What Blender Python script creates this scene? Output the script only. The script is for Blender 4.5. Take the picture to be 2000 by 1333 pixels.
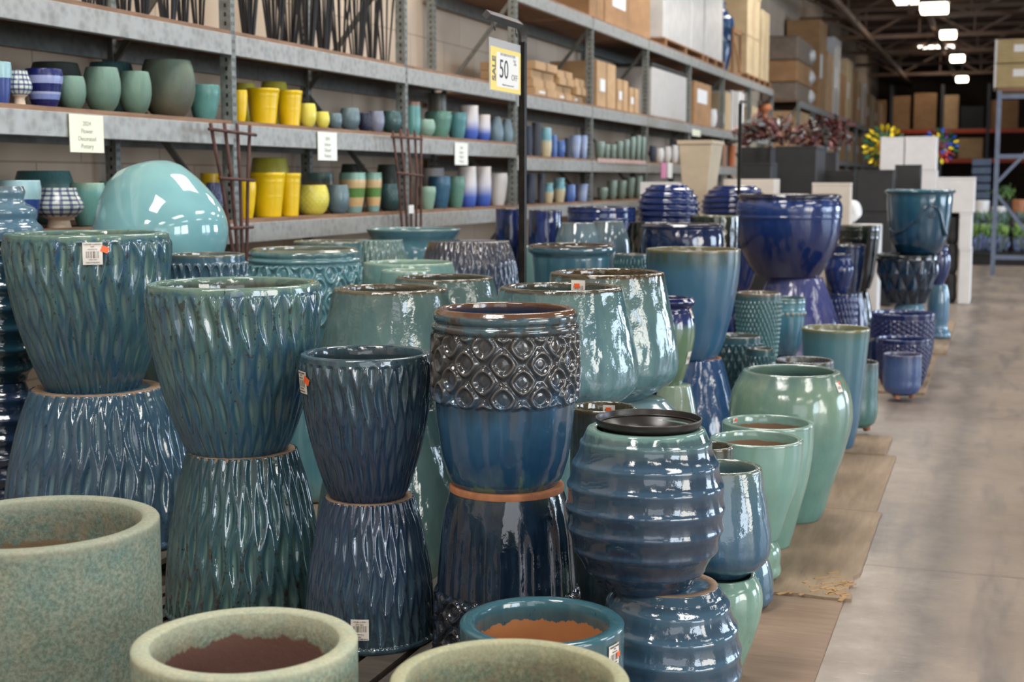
import bpy, bmesh, math, random
import numpy as np
from mathutils import Vector, Matrix

for _o in list(bpy.data.objects):
    bpy.data.objects.remove(_o)
C = bpy.context.scene.collection
SC = bpy.context.scene
random.seed(4)
PI = math.pi

def lin(c):
    c = c / 255.0
    return c / 12.92 if c <= 0.04045 else ((c + 0.055) / 1.055) ** 2.4
def rgb(r, g, b):
    return (lin(r), lin(g), lin(b), 1.0)

# ------------------------------------------------------------------ camera
F_PX, CAM_H = 2700.0, 1.5
PITCH = math.radians(6.644)
YAW = math.radians(19.264)
cam_d = bpy.data.cameras.new('camera')
cam = bpy.data.objects.new('camera', cam_d)
C.objects.link(cam)
cam.location = (0, 0, CAM_H)
cam.rotation_euler = (PI / 2 - PITCH, 0, YAW)
cam_d.sensor_width = 36.0
cam_d.sensor_fit = 'HORIZONTAL'
cam_d.lens = F_PX / 2000 * 36.0
cam_d.clip_end = 300
cam_d.dof.use_dof = True
cam_d.dof.focus_distance = 4.05
cam_d.dof.aperture_fstop = 3.9
SC.camera = cam

# ------------------------------------------------------------------ world, daylight, exposure
SC.view_settings.view_transform = 'Standard'
SC.view_settings.look = 'None'
SC.view_settings.gamma = 1.0
SC.view_settings.use_curve_mapping = False
SC.view_settings.exposure = -0.25
SC.cycles.use_denoising = True
SC.cycles.max_bounces = 7
SC.cycles.diffuse_bounces = 4
SC.cycles.glossy_bounces = 4
SC.cycles.transmission_bounces = 4
SC.cycles.sample_clamp_indirect = 6.0
W = bpy.data.worlds.new('sky')
SC.world = W
W.use_nodes = True
_bg = W.node_tree.nodes['Background']
_bg.inputs[0].default_value = (0.62, 0.78, 1.0, 1)
_bg.inputs[1].default_value = 1.2

def area(name, loc, rot, sx, sy, power, color, spread=PI):
    l = bpy.data.lights.new(name, 'AREA')
    l.shape = 'RECTANGLE'; l.size = sx; l.size_y = sy
    l.energy = power; l.color = color; l.spread = spread
    o = bpy.data.objects.new(name, l); C.objects.link(o)
    o.location = loc; o.rotation_euler = rot
    return o
# daylight through the roof lights (rows along the hall) and, bluish, through the roll-up doors in the right wall
for _x, _ys in ((-2.25, (-4.5, 2.2, 9.0, 16.5, 24.0)), (3.6, (-4.5, 2.2, 9.0, 16.5, 24.0)), (9.4, (-4.5, 2.2, 9.0, 16.5, 26.0))):
    for _y in _ys:
        area('daylight_roof_light', (_x, _y, 6.33), (0, 0, 0), 1.5, 3.0, 330 if _x < 0 else (220 if _x < 5 else 130), (1.0, 0.96, 0.90))
area('daylight_door_near', (12.95, -3.7, 2.9), (0, PI/2, 0), 5.0, 3.7, 640, (0.80, 0.90, 1.0))
area('daylight_door_near', (12.95, 0.6, 2.9), (0, PI/2, 0), 5.0, 3.7, 640, (1.0, 0.95, 0.84))
area('daylight_door_mid', (12.95, 13.5, 2.2), (0, PI/2, 0), 3.8, 6.0, 750, (0.70, 0.84, 1.0))
area('daylight_door_far', (12.95, 26.0, 2.2), (0, PI/2, 0), 3.8, 7.0, 1500, (0.66, 0.82, 1.0))
area('entrance_fill_light', (4.4, -5.9, 2.1), (PI/2, 0, 0), 6.2, 3.9, 130, (1.0, 0.93, 0.84))  # unseen opening behind the camera, added as a low warm fill for the fronts

# ------------------------------------------------------------------ picture point -> place
_f = Vector((-math.sin(YAW) * math.cos(PITCH), math.cos(YAW) * math.cos(PITCH), -math.sin(PITCH)))
_r = Vector((math.cos(YAW), math.sin(YAW), 0))
_u = _r.cross(_f)
_hf = Vector((_f.x, _f.y, 0)).normalized()
_O = Vector((0, 0, CAM_H))
def ray(px, py):
    return _f + _r * ((px - 1000) / F_PX) - _u * ((py - 666.5) / F_PX)
def on_d(px, py, D):
    d = ray(px, py); return _O + d * (D / d.dot(_hf))
def on_x(px, py, X):
    d = ray(px, py); return _O + d * (X / d.x)
def on_z(px, py, Z):
    d = ray(px, py); return _O + d * ((Z - CAM_H) / d.z)
def on_y(px, py, Y):
    d = ray(px, py); return _O + d * (Y / d.y)
def slope(px, py):
    d = ray(px, py); return -d.z / d.dot(_hf)
def stackD(px, yr, yj, z0, k=0.5):
    sr, sj = slope(px, yr), slope(px, yj)
    return (1 - k) * (CAM_H - z0) / (sj - k * sr)
def rad(px, w, P):
    z = (P - _O).dot(_f)
    ct = 1 / math.sqrt(1 + ((px - 1000) / F_PX) ** 2)
    return w / 2 * z / F_PX * ct

# ------------------------------------------------------------------ object helpers
def put(o, parent=None):
    C.objects.link(o)
    if parent is not None:
        o.parent = parent
    return o
def tag(o, label=None, cat=None, group=None, kind=None):
    if label: o['label'] = label
    if cat: o['category'] = cat
    if group: o['group'] = group
    if kind: o['kind'] = kind
    return o
def empty(name, loc, label, cat, group=None, rot=(0, 0, 0)):
    o = bpy.data.objects.new(name, None)
    o.empty_display_size = 0.1
    o.location = loc; o.rotation_euler = rot
    C.objects.link(o)
    return tag(o, label, cat, group)

class MB:
    """collects simple shapes (world coordinates) and links them as one mesh"""
    def __init__(s): s.v = []; s.f = []
    def quadbox(s, pts):
        n = len(s.v); s.v += [tuple(p) for p in pts]
        for q in ((0,3,2,1),(4,5,6,7),(0,1,5,4),(1,2,6,5),(2,3,7,6),(3,0,4,7)):
            s.f.append(tuple(n + i for i in q))
        return s
    def box(s, x0, x1, y0, y1, z0, z1):
        return s.quadbox([(x0,y0,z0),(x1,y0,z0),(x1,y1,z0),(x0,y1,z0),(x0,y0,z1),(x1,y0,z1),(x1,y1,z1),(x0,y1,z1)])
    def obox(s, c, sx, sy, sz, rz=0, rx=0, ry=0):
        M = Matrix.Translation(c) @ Matrix.Rotation(rz, 4, 'Z') @ Matrix.Rotation(ry, 4, 'Y') @ Matrix.Rotation(rx, 4, 'X')
        return s.quadbox([M @ Vector((a*sx/2, b*sy/2, e*sz/2)) for e in (-1,1) for a, b in ((-1,-1),(1,-1),(1,1),(-1,1))])
    def bar(s, a, b, w, h=None):
        a, b = Vector(a), Vector(b); h = h or w
        d = (b - a).normalized()
        up = Vector((0,0,1)) if abs(d.z) < 0.95 else Vector((1,0,0))
        x = d.cross(up).normalized() * (w/2); y = d.cross(x).normalized() * (h/2)
        return s.quadbox([a-x-y, a+x-y, a+x+y, a-x+y, b-x-y, b+x-y, b+x+y, b-x+y])
    def tube(s, pts, r, n=8, caps=True):
        pts = [Vector(p) for p in pts]
        rs = r if isinstance(r, (list, tuple)) else [r] * len(pts)
        base = len(s.v); prev = None
        for i, p in enumerate(pts):
            d = (pts[min(i+1, len(pts)-1)] - pts[max(i-1, 0)]).normalized()
            up = Vector((0,0,1)) if abs(d.z) < 0.9 else Vector((1,0,0))
            if prev is not None:
                x = (prev - d * prev.dot(d)).normalized()
            else:
                x = d.cross(up).normalized()
            prev = x; y = d.cross(x)
            for k in range(n):
                a = 2*PI*k/n
                s.v.append(tuple(p + (x*math.cos(a) + y*math.sin(a)) * rs[i]))
        for i in range(len(pts)-1):
            for k in range(n):
                a = base+i*n+k; b = base+i*n+(k+1) % n
                s.f.append((a, b, b+n, a+n))
        if caps:
            s.f.append(tuple(base+k for k in range(n))[::-1])
            s.f.append(tuple(base+(len(pts)-1)*n+k for k in range(n)))
        return s
    def blob(s, c, rx, ry, rz, nu=14, nv=9, jit=0.0, rnd=None):
        b = len(s.v)
        for j in range(nv+1):
            ph = PI*j/nv
            for i in range(nu):
                th = 2*PI*i/nu; k = 1 + (rnd.uniform(-jit, jit) if rnd else 0)
                s.v.append((c[0]+rx*k*math.sin(ph)*math.cos(th), c[1]+ry*k*math.sin(ph)*math.sin(th), c[2]-rz*k*math.cos(ph)))
        for j in range(nv):
            for i in range(nu):
                a = b+j*nu+i; d = b+j*nu+(i+1) % nu
                s.f.append((a, d, d+nu, a+nu))
        return s
    def leaf(s, base, tip, w, n):
        base, tip, n = Vector(base), Vector(tip), Vector(n)
        d = tip-base; x = d.cross(n).normalized()*w/2; nn = n.normalized()*w*0.12
        b = len(s.v)
        for t, k in ((0,.15),(.3,.85),(.65,1),(1,.12)):
            p = base + d*t
            s.v += [tuple(p-x*k), tuple(p+nn*k), tuple(p+x*k)]
        for i in range(3):
            for j in range(2):
                a = b+i*3+j; s.f.append((a, a+1, a+4, a+3))
        return s
    def build(s, name, mat, parent=None, smooth=False, bevel=0.0):
        off = Vector(parent.location) if parent is not None else Vector((0,0,0))
        if parent is not None and parent.parent is not None: off = off + parent.parent.location
        me = bpy.data.meshes.new(name)
        R = parent.rotation_euler.to_matrix().inverted() if parent is not None else None
        vv = [tuple((R @ (Vector(p)-off)) if R is not None else Vector(p)) for p in s.v]
        me.from_pydata(vv, [], s.f); me.update()
        me.materials.append(mat)
        if smooth: me.polygons.foreach_set('use_smooth', [True]*len(me.polygons))
        o = bpy.data.objects.new(name, me)
        if bevel:
            m = o.modifiers.new('bevel', 'BEVEL'); m.width = bevel; m.segments = 2; m.limit_method = 'ANGLE'
        return put(o, parent)

def recenter(o):
    """move the origin of a one-mesh thing to the middle of its base"""
    co = np.empty(len(o.data.vertices)*3); o.data.vertices.foreach_get('co', co); co = co.reshape(-1,3)
    c = np.array([(co[:,0].min()+co[:,0].max())/2, (co[:,1].min()+co[:,1].max())/2, co[:,2].min()])
    o.data.vertices.foreach_set('co', (co-c).ravel()); o.location = Vector(c); o.data.update()
    return o
def thing(mb, name, mat, label, cat, group=None, **k):
    return tag(recenter(mb.build(name, mat, None, **k)), label, cat, group)
def struct(mb, name, mat, **k):
    return tag(mb.build(name, mat, None, **k), kind='structure')

# ------------------------------------------------------------------ materials
def newmat(name):
    m = bpy.data.materials.new(name); m.use_nodes = True
    nt = m.node_tree; b = nt.nodes['Principled BSDF']
    return m, nt, b
def N(nt, t, **k):
    n = nt.nodes.new(t)
    for a, v in k.items(): setattr(n, a, v)
    return n
def L(nt, a, b): nt.links.new(a, b)
def mathn(nt, op, a, b=None, clamp=False):
    n = N(nt, 'ShaderNodeMath', operation=op); n.use_clamp = clamp
    for i, x in enumerate((a, b)):
        if x is None: continue
        if isinstance(x, (int, float)): n.inputs[i].default_value = x
        else: L(nt, x, n.inputs[i])
    return n.outputs[0]
def mixc(nt, fac, a, b, mode='MIX'):
    n = N(nt, 'ShaderNodeMix', data_type='RGBA', blend_type=mode)
    for s, x in ((0, fac), (6, a), (7, b)):
        if isinstance(x, (int, float, tuple)): n.inputs[s].default_value = x
        else: L(nt, x, n.inputs[s])
    return n.outputs[2]
def ramp(nt, fac, stops, interp='LINEAR'):
    n = N(nt, 'ShaderNodeValToRGB'); n.color_ramp.interpolation = interp
    e = n.color_ramp.elements
    while len(e) < len(stops): e.new(0.5)
    for i, (p, c) in enumerate(stops):
        e[i].position = p; e[i].color = c if isinstance(c, tuple) else (c, c, c, 1)
    L(nt, fac, n.inputs[0]); return n.outputs[0]
def noise(nt, scale, detail=3, rough=0.55, vec=None, sc=None, off=(0,0,0), dist=0.0):
    n = N(nt, 'ShaderNodeTexNoise'); n.inputs['Scale'].default_value = scale
    n.inputs['Detail'].default_value = detail; n.inputs['Roughness'].default_value = rough
    n.inputs['Distortion'].default_value = dist
    if vec is None:
        vec = N(nt, 'ShaderNodeTexCoord').outputs['Object']
    mp = N(nt, 'ShaderNodeMapping'); L(nt, vec, mp.inputs[0])
    if sc: mp.inputs['Scale'].default_value = sc
    mp.inputs['Location'].default_value = off
    L(nt, mp.outputs[0], n.inputs['Vector'])
    return n.outputs['Fac']
def bump(nt, b, h, strength, dist, prev=None):
    n = N(nt, 'ShaderNodeBump'); n.inputs['Strength'].default_value = strength; n.inputs['Distance'].default_value = dist
    L(nt, h, n.inputs['Height'])
    if prev is not None: L(nt, prev, n.inputs['Normal'])
    L(nt, n.outputs[0], b.inputs['Normal']); return n.outputs[0]

_mc = {}
def plain(name, col, rough=0.6, metal=0.0, var=0.12, scale=8, bmp=0.0, sc=None):
    if name in _mc: return _mc[name]
    m, nt, b = newmat(name)
    n = noise(nt, scale, sc=sc)
    d = tuple(c*(1-var*1.6) for c in col[:3])+(1,); l = tuple(min(1, c*(1+var*1.2)) for c in col[:3])+(1,)
    L(nt, ramp(nt, n, [(0.3, d), (0.7, l)]), b.inputs['Base Color'])
    b.inputs['Roughness'].default_value = rough; b.inputs['Metallic'].default_value = metal
    if bmp: bump(nt, b, noise(nt, scale*9), bmp, 0.003)
    _mc[name] = m; return m

def galvanized(name, col, col2, scale=22):
    m, nt, b = newmat(name)
    v = N(nt, 'ShaderNodeTexVoronoi'); v.inputs['Scale'].default_value = scale
    tc = N(nt, 'ShaderNodeTexCoord'); L(nt, tc.outputs['Object'], v.inputs['Vector'])
    n = noise(nt, 9, 5, 0.65)
    f = mathn(nt, 'ADD', mathn(nt, 'MULTIPLY', v.outputs['Distance'], 0.5), mathn(nt, 'MULTIPLY', n, 0.8))
    c = ramp(nt, f, [(0.35, col2), (0.75, col)])
    c = mixc(nt, ramp(nt, noise(nt, 3, 6, 0.7, off=(3,1,2)), [(0.62, 0.0), (0.78, 0.55)]), c, rgb(96, 88, 80))
    L(nt, c, b.inputs['Base Color'])
    b.inputs['Metallic'].default_value = 0.35
    L(nt, ramp(nt, n, [(0.3, 0.62), (0.7, 0.42)]), b.inputs['Roughness'])
    bump(nt, b, n, 0.15, 0.004)
    return m

def dsat(c, k=0.16, v=0.84):
    y = 0.3*c[0]+0.5*c[1]+0.2*c[2]
    return tuple((x*(1-k)+y*k)*v for x in c[:3])+(1,)
def glaze(name, stops, streak=None, sscale=26, rel_hi=None, rel_lo=None, speck=None, clay=None, clay_at=0.06,
          rough=0.06, ripple=0.28, rip_s=9, pert=0.06, interp='LINEAR', pit=0.0, drip=0.05, lipcol=None, fine=0.0, ior=1.72, inner=None, ds=1):
    """ceramic glaze: zf attribute = height on the pot, rel = carved relief, vin = depth below the rim inside"""
    m, nt, b = newmat(name)
    at = lambda a: N(nt, 'ShaderNodeAttribute', attribute_name=a).outputs['Fac']
    zf, rel, vin = at('zf'), at('rel'), at('vin')
    if ds: stops = [(p, dsat(c)) for p, c in stops]
    if streak and ds: streak = (dsat(streak[0]), streak[1])
    sn = noise(nt, sscale, 4, 0.6, sc=(1, 1, 0.10))
    sn2 = noise(nt, sscale*2.6, 3, 0.6, sc=(1, 1, 0.22), off=(5, 2, 1))
    pn = mathn(nt, 'MULTIPLY', mathn(nt, 'SUBTRACT', sn, 0.5), pert*4)
    z = mathn(nt, 'ADD', zf, pn, True) if pert else zf
    col = ramp(nt, z, stops, interp)
    if streak:
        fac = ramp(nt, mathn(nt, 'ADD', mathn(nt, 'MULTIPLY', sn, 0.6), mathn(nt, 'MULTIPLY', sn2, 0.4)), [(0.42, 0.0), (0.62, streak[1])])
        col = mixc(nt, fac, col, streak[0])
    if fine:
        col = mixc(nt, 1.0, col, ramp(nt, noise(nt, 160, 3, 0.7), [(0.35, (1-fine,)*3+(1,)), (0.65, (1+fine*0.0,)*3+(1,))]), 'MULTIPLY')
    big = noise(nt, 5.5, 3, 0.5, off=(1, 7, 3))
    col = mixc(nt, 1.0, col, ramp(nt, big, [(0.3, (0.80, 0.84, 0.88, 1)), (0.7, (1.0, 1.0, 1.0, 1))]), 'MULTIPLY')
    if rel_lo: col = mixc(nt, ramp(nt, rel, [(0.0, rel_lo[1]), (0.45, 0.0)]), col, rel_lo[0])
    if rel_hi:
        j = mathn(nt, 'ADD', rel, mathn(nt, 'MULTIPLY', mathn(nt, 'SUBTRACT', noise(nt, 40, 4, 0.7), 0.5), 0.8))
        col = mixc(nt, ramp(nt, j, [(rel_hi[2], 0.0), (rel_hi[2]+0.2, rel_hi[1])]), col, rel_hi[0])
    if lipcol:
        lj = mathn(nt, 'ADD', at('lip'), mathn(nt, 'MULTIPLY', mathn(nt, 'SUBTRACT', noise(nt, 30, 4, 0.7, off=(2,2,2)), 0.5), 0.9))
        col = mixc(nt, ramp(nt, lj, [(0.45, 0.0), (0.8, lipcol[1])]), col, lipcol[0])
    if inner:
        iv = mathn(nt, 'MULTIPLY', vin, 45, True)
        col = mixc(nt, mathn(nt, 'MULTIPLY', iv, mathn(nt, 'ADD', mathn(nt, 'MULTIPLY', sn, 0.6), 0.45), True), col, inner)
    if speck:
        col = mixc(nt, ramp(nt, noise(nt, 95, 2, 0.6, sc=(1, 1, 0.45)), [(0.66, 0.0), (0.72, speck[1])]), col, speck[0])
    L(nt, col, b.inputs['Base Color'])
    if clay:
        dn = noise(nt, 30, 3, 0.6, sc=(1, 1, 0.15), off=(9, 9, 0))
        th = mathn(nt, 'SUBTRACT', vin, mathn(nt, 'MULTIPLY', dn, drip*2))
        cf = ramp(nt, mathn(nt, 'MULTIPLY', mathn(nt, 'SUBTRACT', th, clay_at-drip), 40), [(0.0, 0.0), (0.12, 1.0)])
        col2 = mixc(nt, cf, col, mixc(nt, noise(nt, 14, 5, 0.7), tuple(x*0.75 for x in clay[:3])+(1,), clay))
        L(nt, col2, b.inputs['Base Color'])
        L(nt, mixc(nt, cf, (rough,)*3+(1,), (0.85,)*3+(1,)), b.inputs['Roughness'])
    else:
        rn = ramp(nt, sn2, [(0.3, rough), (0.8, min(1, rough*1.9))])
        L(nt, rn, b.inputs['Roughness'])
    b.inputs['IOR'].default_value = ior
    p = bump(nt, b, noise(nt, rip_s, 2.0, 0.5, sc=(1, 1, 0.55)), ripple, 0.03)
    p = bump(nt, b, noise(nt, rip_s*9, 2.0, 0.5), ripple*0.22, 0.006, p)
    if pit: bump(nt, b, noise(nt, 120, 3, 0.7), pit, 0.003, p)
    return m

def rough_stone(name, c1, c2, c3, clay, clay_at=0.15):
    m, nt, b = newmat(name)
    vin = N(nt, 'ShaderNodeAttribute', attribute_name='vin').outputs['Fac']
    lip = N(nt, 'ShaderNodeAttribute', attribute_name='lip').outputs['Fac']
    n1 = noise(nt, 7, 6, 0.7); n2 = noise(nt, 110, 4, 0.75); n3 = noise(nt, 26, 5, 0.7, off=(4, 4, 4))
    col = ramp(nt, n1, [(0.38, c1), (0.62, c2)])
    col = mixc(nt, ramp(nt, n3, [(0.45, 0.0), (0.68, 0.7)]), col, c3)
    col = mixc(nt, 1.0, col, ramp(nt, n2, [(0.38, (0.52, 0.54, 0.52, 1)), (0.62, (1.0, 1.0, 1.0, 1))]), 'MULTIPLY')
    col = mixc(nt, ramp(nt, lip, [(0.3, 0.0), (0.9, 0.5)]), col, c3)
    th = mathn(nt, 'ADD', vin, mathn(nt, 'MULTIPLY', mathn(nt, 'SUBTRACT', noise(nt, 22, 4, 0.65, sc=(1, 1, 0.3)), 0.5), 0.06))
    cf = ramp(nt, mathn(nt, 'MULTIPLY', mathn(nt, 'SUBTRACT', th, clay_at), 60), [(0.0, 0.0), (0.35, 0.95)])
    inm = ramp(nt, mathn(nt, 'MULTIPLY', vin, 20), [(0.0, 0.0), (1.0, 0.55)])
    col = mixc(nt, mathn(nt, 'MULTIPLY', inm, ramp(nt, noise(nt, 18, 5, 0.75, off=(7,1,2)), [(0.45, 0.0), (0.6, 1.0)])), col, rgb(150, 132, 112))
    col = mixc(nt, cf, col, clay)
    L(nt, col, b.inputs['Base Color'])
    b.inputs['Roughness'].default_value = 0.85
    b.inputs['Specular IOR Level'].default_value = 0.3
    p = bump(nt, b, n2, 0.5, 0.003); bump(nt, b, n3, 0.25, 0.006, p)
    return m
# ------------------------------------------------------------------ pots
def catmull(prof, t):
    ps = np.array(prof, float); x, y = ps[:, 0], ps[:, 1]
    t = np.clip(t, x[0], x[-1]); i = np.clip(np.searchsorted(x, t) - 1, 0, len(x) - 2)
    h = x[i+1]-x[i]; s = (t-x[i])/h
    m = np.gradient(y, x)
    # keep slopes monotone at extremes
    return ((2*s**3-3*s**2+1)*y[i] + (s**3-2*s**2+s)*h*m[i] + (-2*s**3+3*s**2)*y[i+1] + (s**3-s**2)*h*m[i+1])

def fr(a): return a - np.floor(a) - 0.5
def pat_scallop(n, rows, twist=0.9, seed=1):
    def f(th, t):
        u = th/(2*PI)*n + twist*t + 0.10*np.sin(3*th+seed) + 0.08*np.sin(7*t*2+2*th)
        v = t*rows + 0.18*np.sin(2*th+seed) + 0.10*np.sin(5*th)
        fa, fb = fr(u+v*0.5), fr(u-v*0.5)
        h = 1-(np.cos(PI*fa)*np.cos(PI*fb))**1.5
        h = 0.55+(h-0.55)*(0.50+0.50*t)
        e = np.clip((t-0.948)/0.02, 0, 1)
        return h*(1-e)+0.8*e
    return f
def pat_rings(n, tilt=0.016, t0=0.04, t1=0.93):
    def f(th, t):
        tt = t + tilt*np.sin(th+0.8) + 0.004*np.sin(3*th)
        q = (tt-t0)/(t1-t0)*n
        g = q-np.floor(q)
        h = 0.15+0.60*np.exp(-((g-0.45)/0.15)**2)+0.20*np.cos(2*PI*(g-.45))
        return np.where((tt < t0) | (tt > t1), 0.15, h)
    return f
def pat_ogee(n, rh, t0, t1, ridge=True, flute=0):
    def f(th, t):
        u = th/(2*PI)*n; v = (t1-t)/rh
        H = np.zeros_like(u+v)
        for o in (0.0, 0.5):
            dx = fr(u+o+0.5); dy = fr(v+o)
            rr = ((np.abs(dx)/0.275)**1.6 + (np.abs(dy)/0.33)**1.4)**(1/1.5)
            H = np.maximum(H, np.exp(-((rr-1)/0.24)**2) + 0.22*np.exp(-(rr/0.5)**6))
        m = np.clip((t-t0)/0.02, 0, 1)*np.clip((t1+rh*0.30-t)/0.02, 0, 1)
        H = H*m
        if flute: H = H + (1-m)*0.25*(0.5+0.5*np.cos(th*flute))*(t < t0)*np.clip((t-.12)/.2, 0, 1)
        return np.clip(H, 0, 1.1)
    return f
def pat_diamond(n, rows, t0=0.0, t1=0.93):
    def f(th, t):
        u = th/(2*PI)*n; v = t*rows
        fa, fb = fr(u+v*0.5), fr(u-v*0.5)
        h = 1-2*np.maximum(np.abs(fa), np.abs(fb))
        return np.where((t > t1) | (t < t0), 0.3, h)
    return f
def pat_hob(n, rows, t0=0.0, t1=0.94):
    def f(th, t):
        u = th/(2*PI)*n; v = t*rows
        fa, fb = fr(u+v*0.5), fr(u-v*0.5)
        h = np.cos(PI*fa)*np.cos(PI*fb)
        return np.where((t > t1) | (t < t0), 0.3, h)
    return f
def pat_flute(n, t0=0.0, t1=0.95):
    def f(th, t): return np.where((t > t1) | (t < t0), 0.5, np.abs(np.cos(th*n/2)))
    return f
def pat_weave(n, rows, t1=0.9):
    def f(th, t):
        u = th/(2*PI)*n; v = t*rows; k = np.floor(u) % 2
        fa, fb = fr(u), fr(v+0.5*k)
        h = np.clip(1-np.maximum(np.abs(fa)*2, np.abs(fb)*2)**3, 0, 1)
        return np.where(t > t1, 0.4, h)
    return f
def pat_loops(n, t0, t1):
    def f(th, t):
        dx = fr(th/(2*PI)*n); dy = (t-(t0+t1)/2)/((t1-t0)/2)
        rr = np.sqrt((dx/0.44)**2+dy**2)
        return np.where((t > t0) & (t < t1), np.exp(-((rr-0.95)/0.16)**2), 0.0)*np.ones_like(dx)
    return f
def pat_dots(n, t0, r):
    def f(th, t):
        dx = fr(th/(2*PI)*n); dy = (t-t0)/r
        return np.exp(-((dx/0.28)**2+dy**2)**2)
    return f
def pat_bead(n, rows):      # fine hammered texture
    def f(th, t): return 0.5+0.5*np.sin(th*n+np.sin(t*rows*2)*0.6)*np.sin(t*rows*PI)
    return f

BUMPS = {
    'roll': [(0.955, 0.045, 0.055)],
    'collar': [(0.965, 0.030, 0.045), (0.905, 0.024, 0.06)],
    'band': [(0.93, 0.012, 0.02), (0.80, 0.012, 0.025)],
    'thin': [(0.975, 0.02, 0.025)],
    'big': [(0.972, 0.026, 0.06)],
    'beltb': [(0.975, 0.022, 0.045), (0.735, 0.012, 0.022)],
    'yellow': [(0.955, 0.045, 0.03), (0.80, 0.02, 0.012), (0.45, 0.02, 0.010)],
}
def mesh_from_grids(name, grids, mat):
    """grids: list of (points [rows, segments, 3], attributes, centre point closing the first row, closing the last row)"""
    vl, fl, av = [], [], {}
    nv = 0
    for P, attrs, cap0, cap1 in grids:
        R_, S_ = P.shape[0], P.shape[1]
        i = nv+np.arange(R_-1)[:, None]*S_; k = np.arange(S_)[None, :]; k2 = (k+1) % S_
        fl += np.stack([i+k, i+k2, i+S_+k2, i+S_+k], -1).reshape(-1, 4).tolist()
        vl += P.reshape(-1, 3).tolist()
        for an, arr in attrs.items(): av.setdefault(an, []).append(np.ascontiguousarray(arr).reshape(-1))
        n2 = nv+R_*S_
        for cap, row in ((cap0, 0), (cap1, R_-1)):
            if cap is not None:
                vl.append(list(cap))
                for an, arr in attrs.items(): av[an].append(np.array([arr[row, 0]]))
                for q in range(S_):
                    x, y = nv+row*S_+q, nv+row*S_+(q+1) % S_
                    fl.append([x, n2, y] if row == 0 else [x, y, n2])
                n2 += 1
        nv = n2
    me = bpy.data.meshes.new(name); me.from_pydata(vl, [], fl); me.update()
    for an, parts in av.items():
        A = me.attributes.new(an, 'FLOAT', 'POINT')
        A.data.foreach_set('value', np.concatenate(parts).astype(np.float32))
    me.materials.append(mat)
    me.polygons.foreach_set('use_smooth', [True]*len(me.polygons))
    return me

QUAL = {'hi': (360, 150), 'mid': (168, 80), 'lo': (72, 36), 'xlo': (36, 20)}
def pot_meshes(R, H, prof, mat, thick=0.1, pat=None, amp=0.0, bumps=None, q='mid', inv=False, rim=True, wob=0.004, seed=0, depth=None, name='body', square=0, lipr=0.2):
    ns, nr = QUAL[q]
    th = np.arange(ns)/ns*2*PI
    t = np.linspace(0, 1, nr)
    r0 = catmull(prof, t)
    if bumps:
        for (a, w, h) in BUMPS[bumps]:
            r0 = r0 + h*np.sqrt(np.maximum(0, 1-((t-a)/w)**2))
    TH, T = np.meshgrid(th, t)
    rel = pat(TH, T) if pat else np.full_like(TH, 0.5)
    rr = R*r0[:, None] + (amp*(rel-0.5) if pat else 0)
    rr = rr*(1+wob*np.sin(2*TH+seed)*T + wob*0.7*np.sin(3*TH+seed*2)*T)
    Z = H*T
    rows = [rr]; zs = [Z]; rel_ = [rel]; zf = [T]; vin = [np.zeros_like(T)]; lip = [np.clip((T-0.955)/0.045, 0, 1)]
    tw = thick*R; top = rr[-1]
    lipn = 6 if q in ('hi', 'mid') else 3
    for i in range(1, lipn+1):
        a = PI*i/lipn
        rad_ = top - tw/2*(1-math.cos(a)); z_ = H + tw*lipr*math.sin(a)
        rows.append(rad_[None]); zs.append(np.full((1, ns), z_)); rel_.append(np.full((1, ns), 0.5))
        zf.append(np.ones((1, ns))); vin.append(np.zeros((1, ns))); lip.append(np.ones((1, ns)))
    zb = H*(1-depth) if depth else max(0.04*H, tw*0.7)
    ni = 14 if q in ('hi', 'mid') else 8
    base_in = catmull(prof, np.linspace(1, zb/H, ni+1)[1:])
    for i in range(ni):
        z_ = H+(zb-H)*(i+1)/ni
        rad_ = np.full((1, ns), max(R*base_in[i]-tw, 0.02*R))
        rows.append(rad_); zs.append(np.full((1, ns), z_)); rel_.append(np.full((1, ns), 0.5))
        zf.append(np.full((1, ns), 0.97)); vin.append(np.full((1, ns), H-z_)); lip.append(np.full((1, ns), 0.35*max(0, 1-i/3)))
    RR, ZZ, RE, ZF, VI, LI = [np.concatenate(a, 0) for a in (rows, zs, rel_, zf, vin, lip)]
    if square:
        n_ = square; TT = np.broadcast_to(th, RR.shape)
        sq = (np.abs(np.cos(TT))**n_+np.abs(np.sin(TT))**n_)**(-1/n_)
        RR = RR*sq
    TT = np.broadcast_to(th, RR.shape)
    P = np.stack([RR*np.cos(TT), RR*np.sin(TT), ZZ], -1)
    if inv:
        P = np.stack([P[..., 0], -P[..., 1], H-P[..., 2]], -1)
    at = {'zf': ZF, 'rel': RE, 'vin': VI, 'lip': LI}
    s0, s1 = int(nr*0.965), nr+lipn+1
    fz = H if inv else 0.0
    cin = H-zb if inv else zb
    def g(a, b, c0=None, c1=None): return (P[a:b], {k: v[a:b] for k, v in at.items()}, c0, c1)
    if rim:
        return {'body': mesh_from_grids(name, [g(0, s0+1, (0, 0, fz), None), g(s1-1, RR.shape[0], None, (0, 0, cin))], mat),
                'rim': mesh_from_grids('rim', [g(s0, s1)], mat)}
    return {'body': mesh_from_grids(name, [g(0, RR.shape[0], (0, 0, fz), (0, 0, cin))], mat)}

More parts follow.
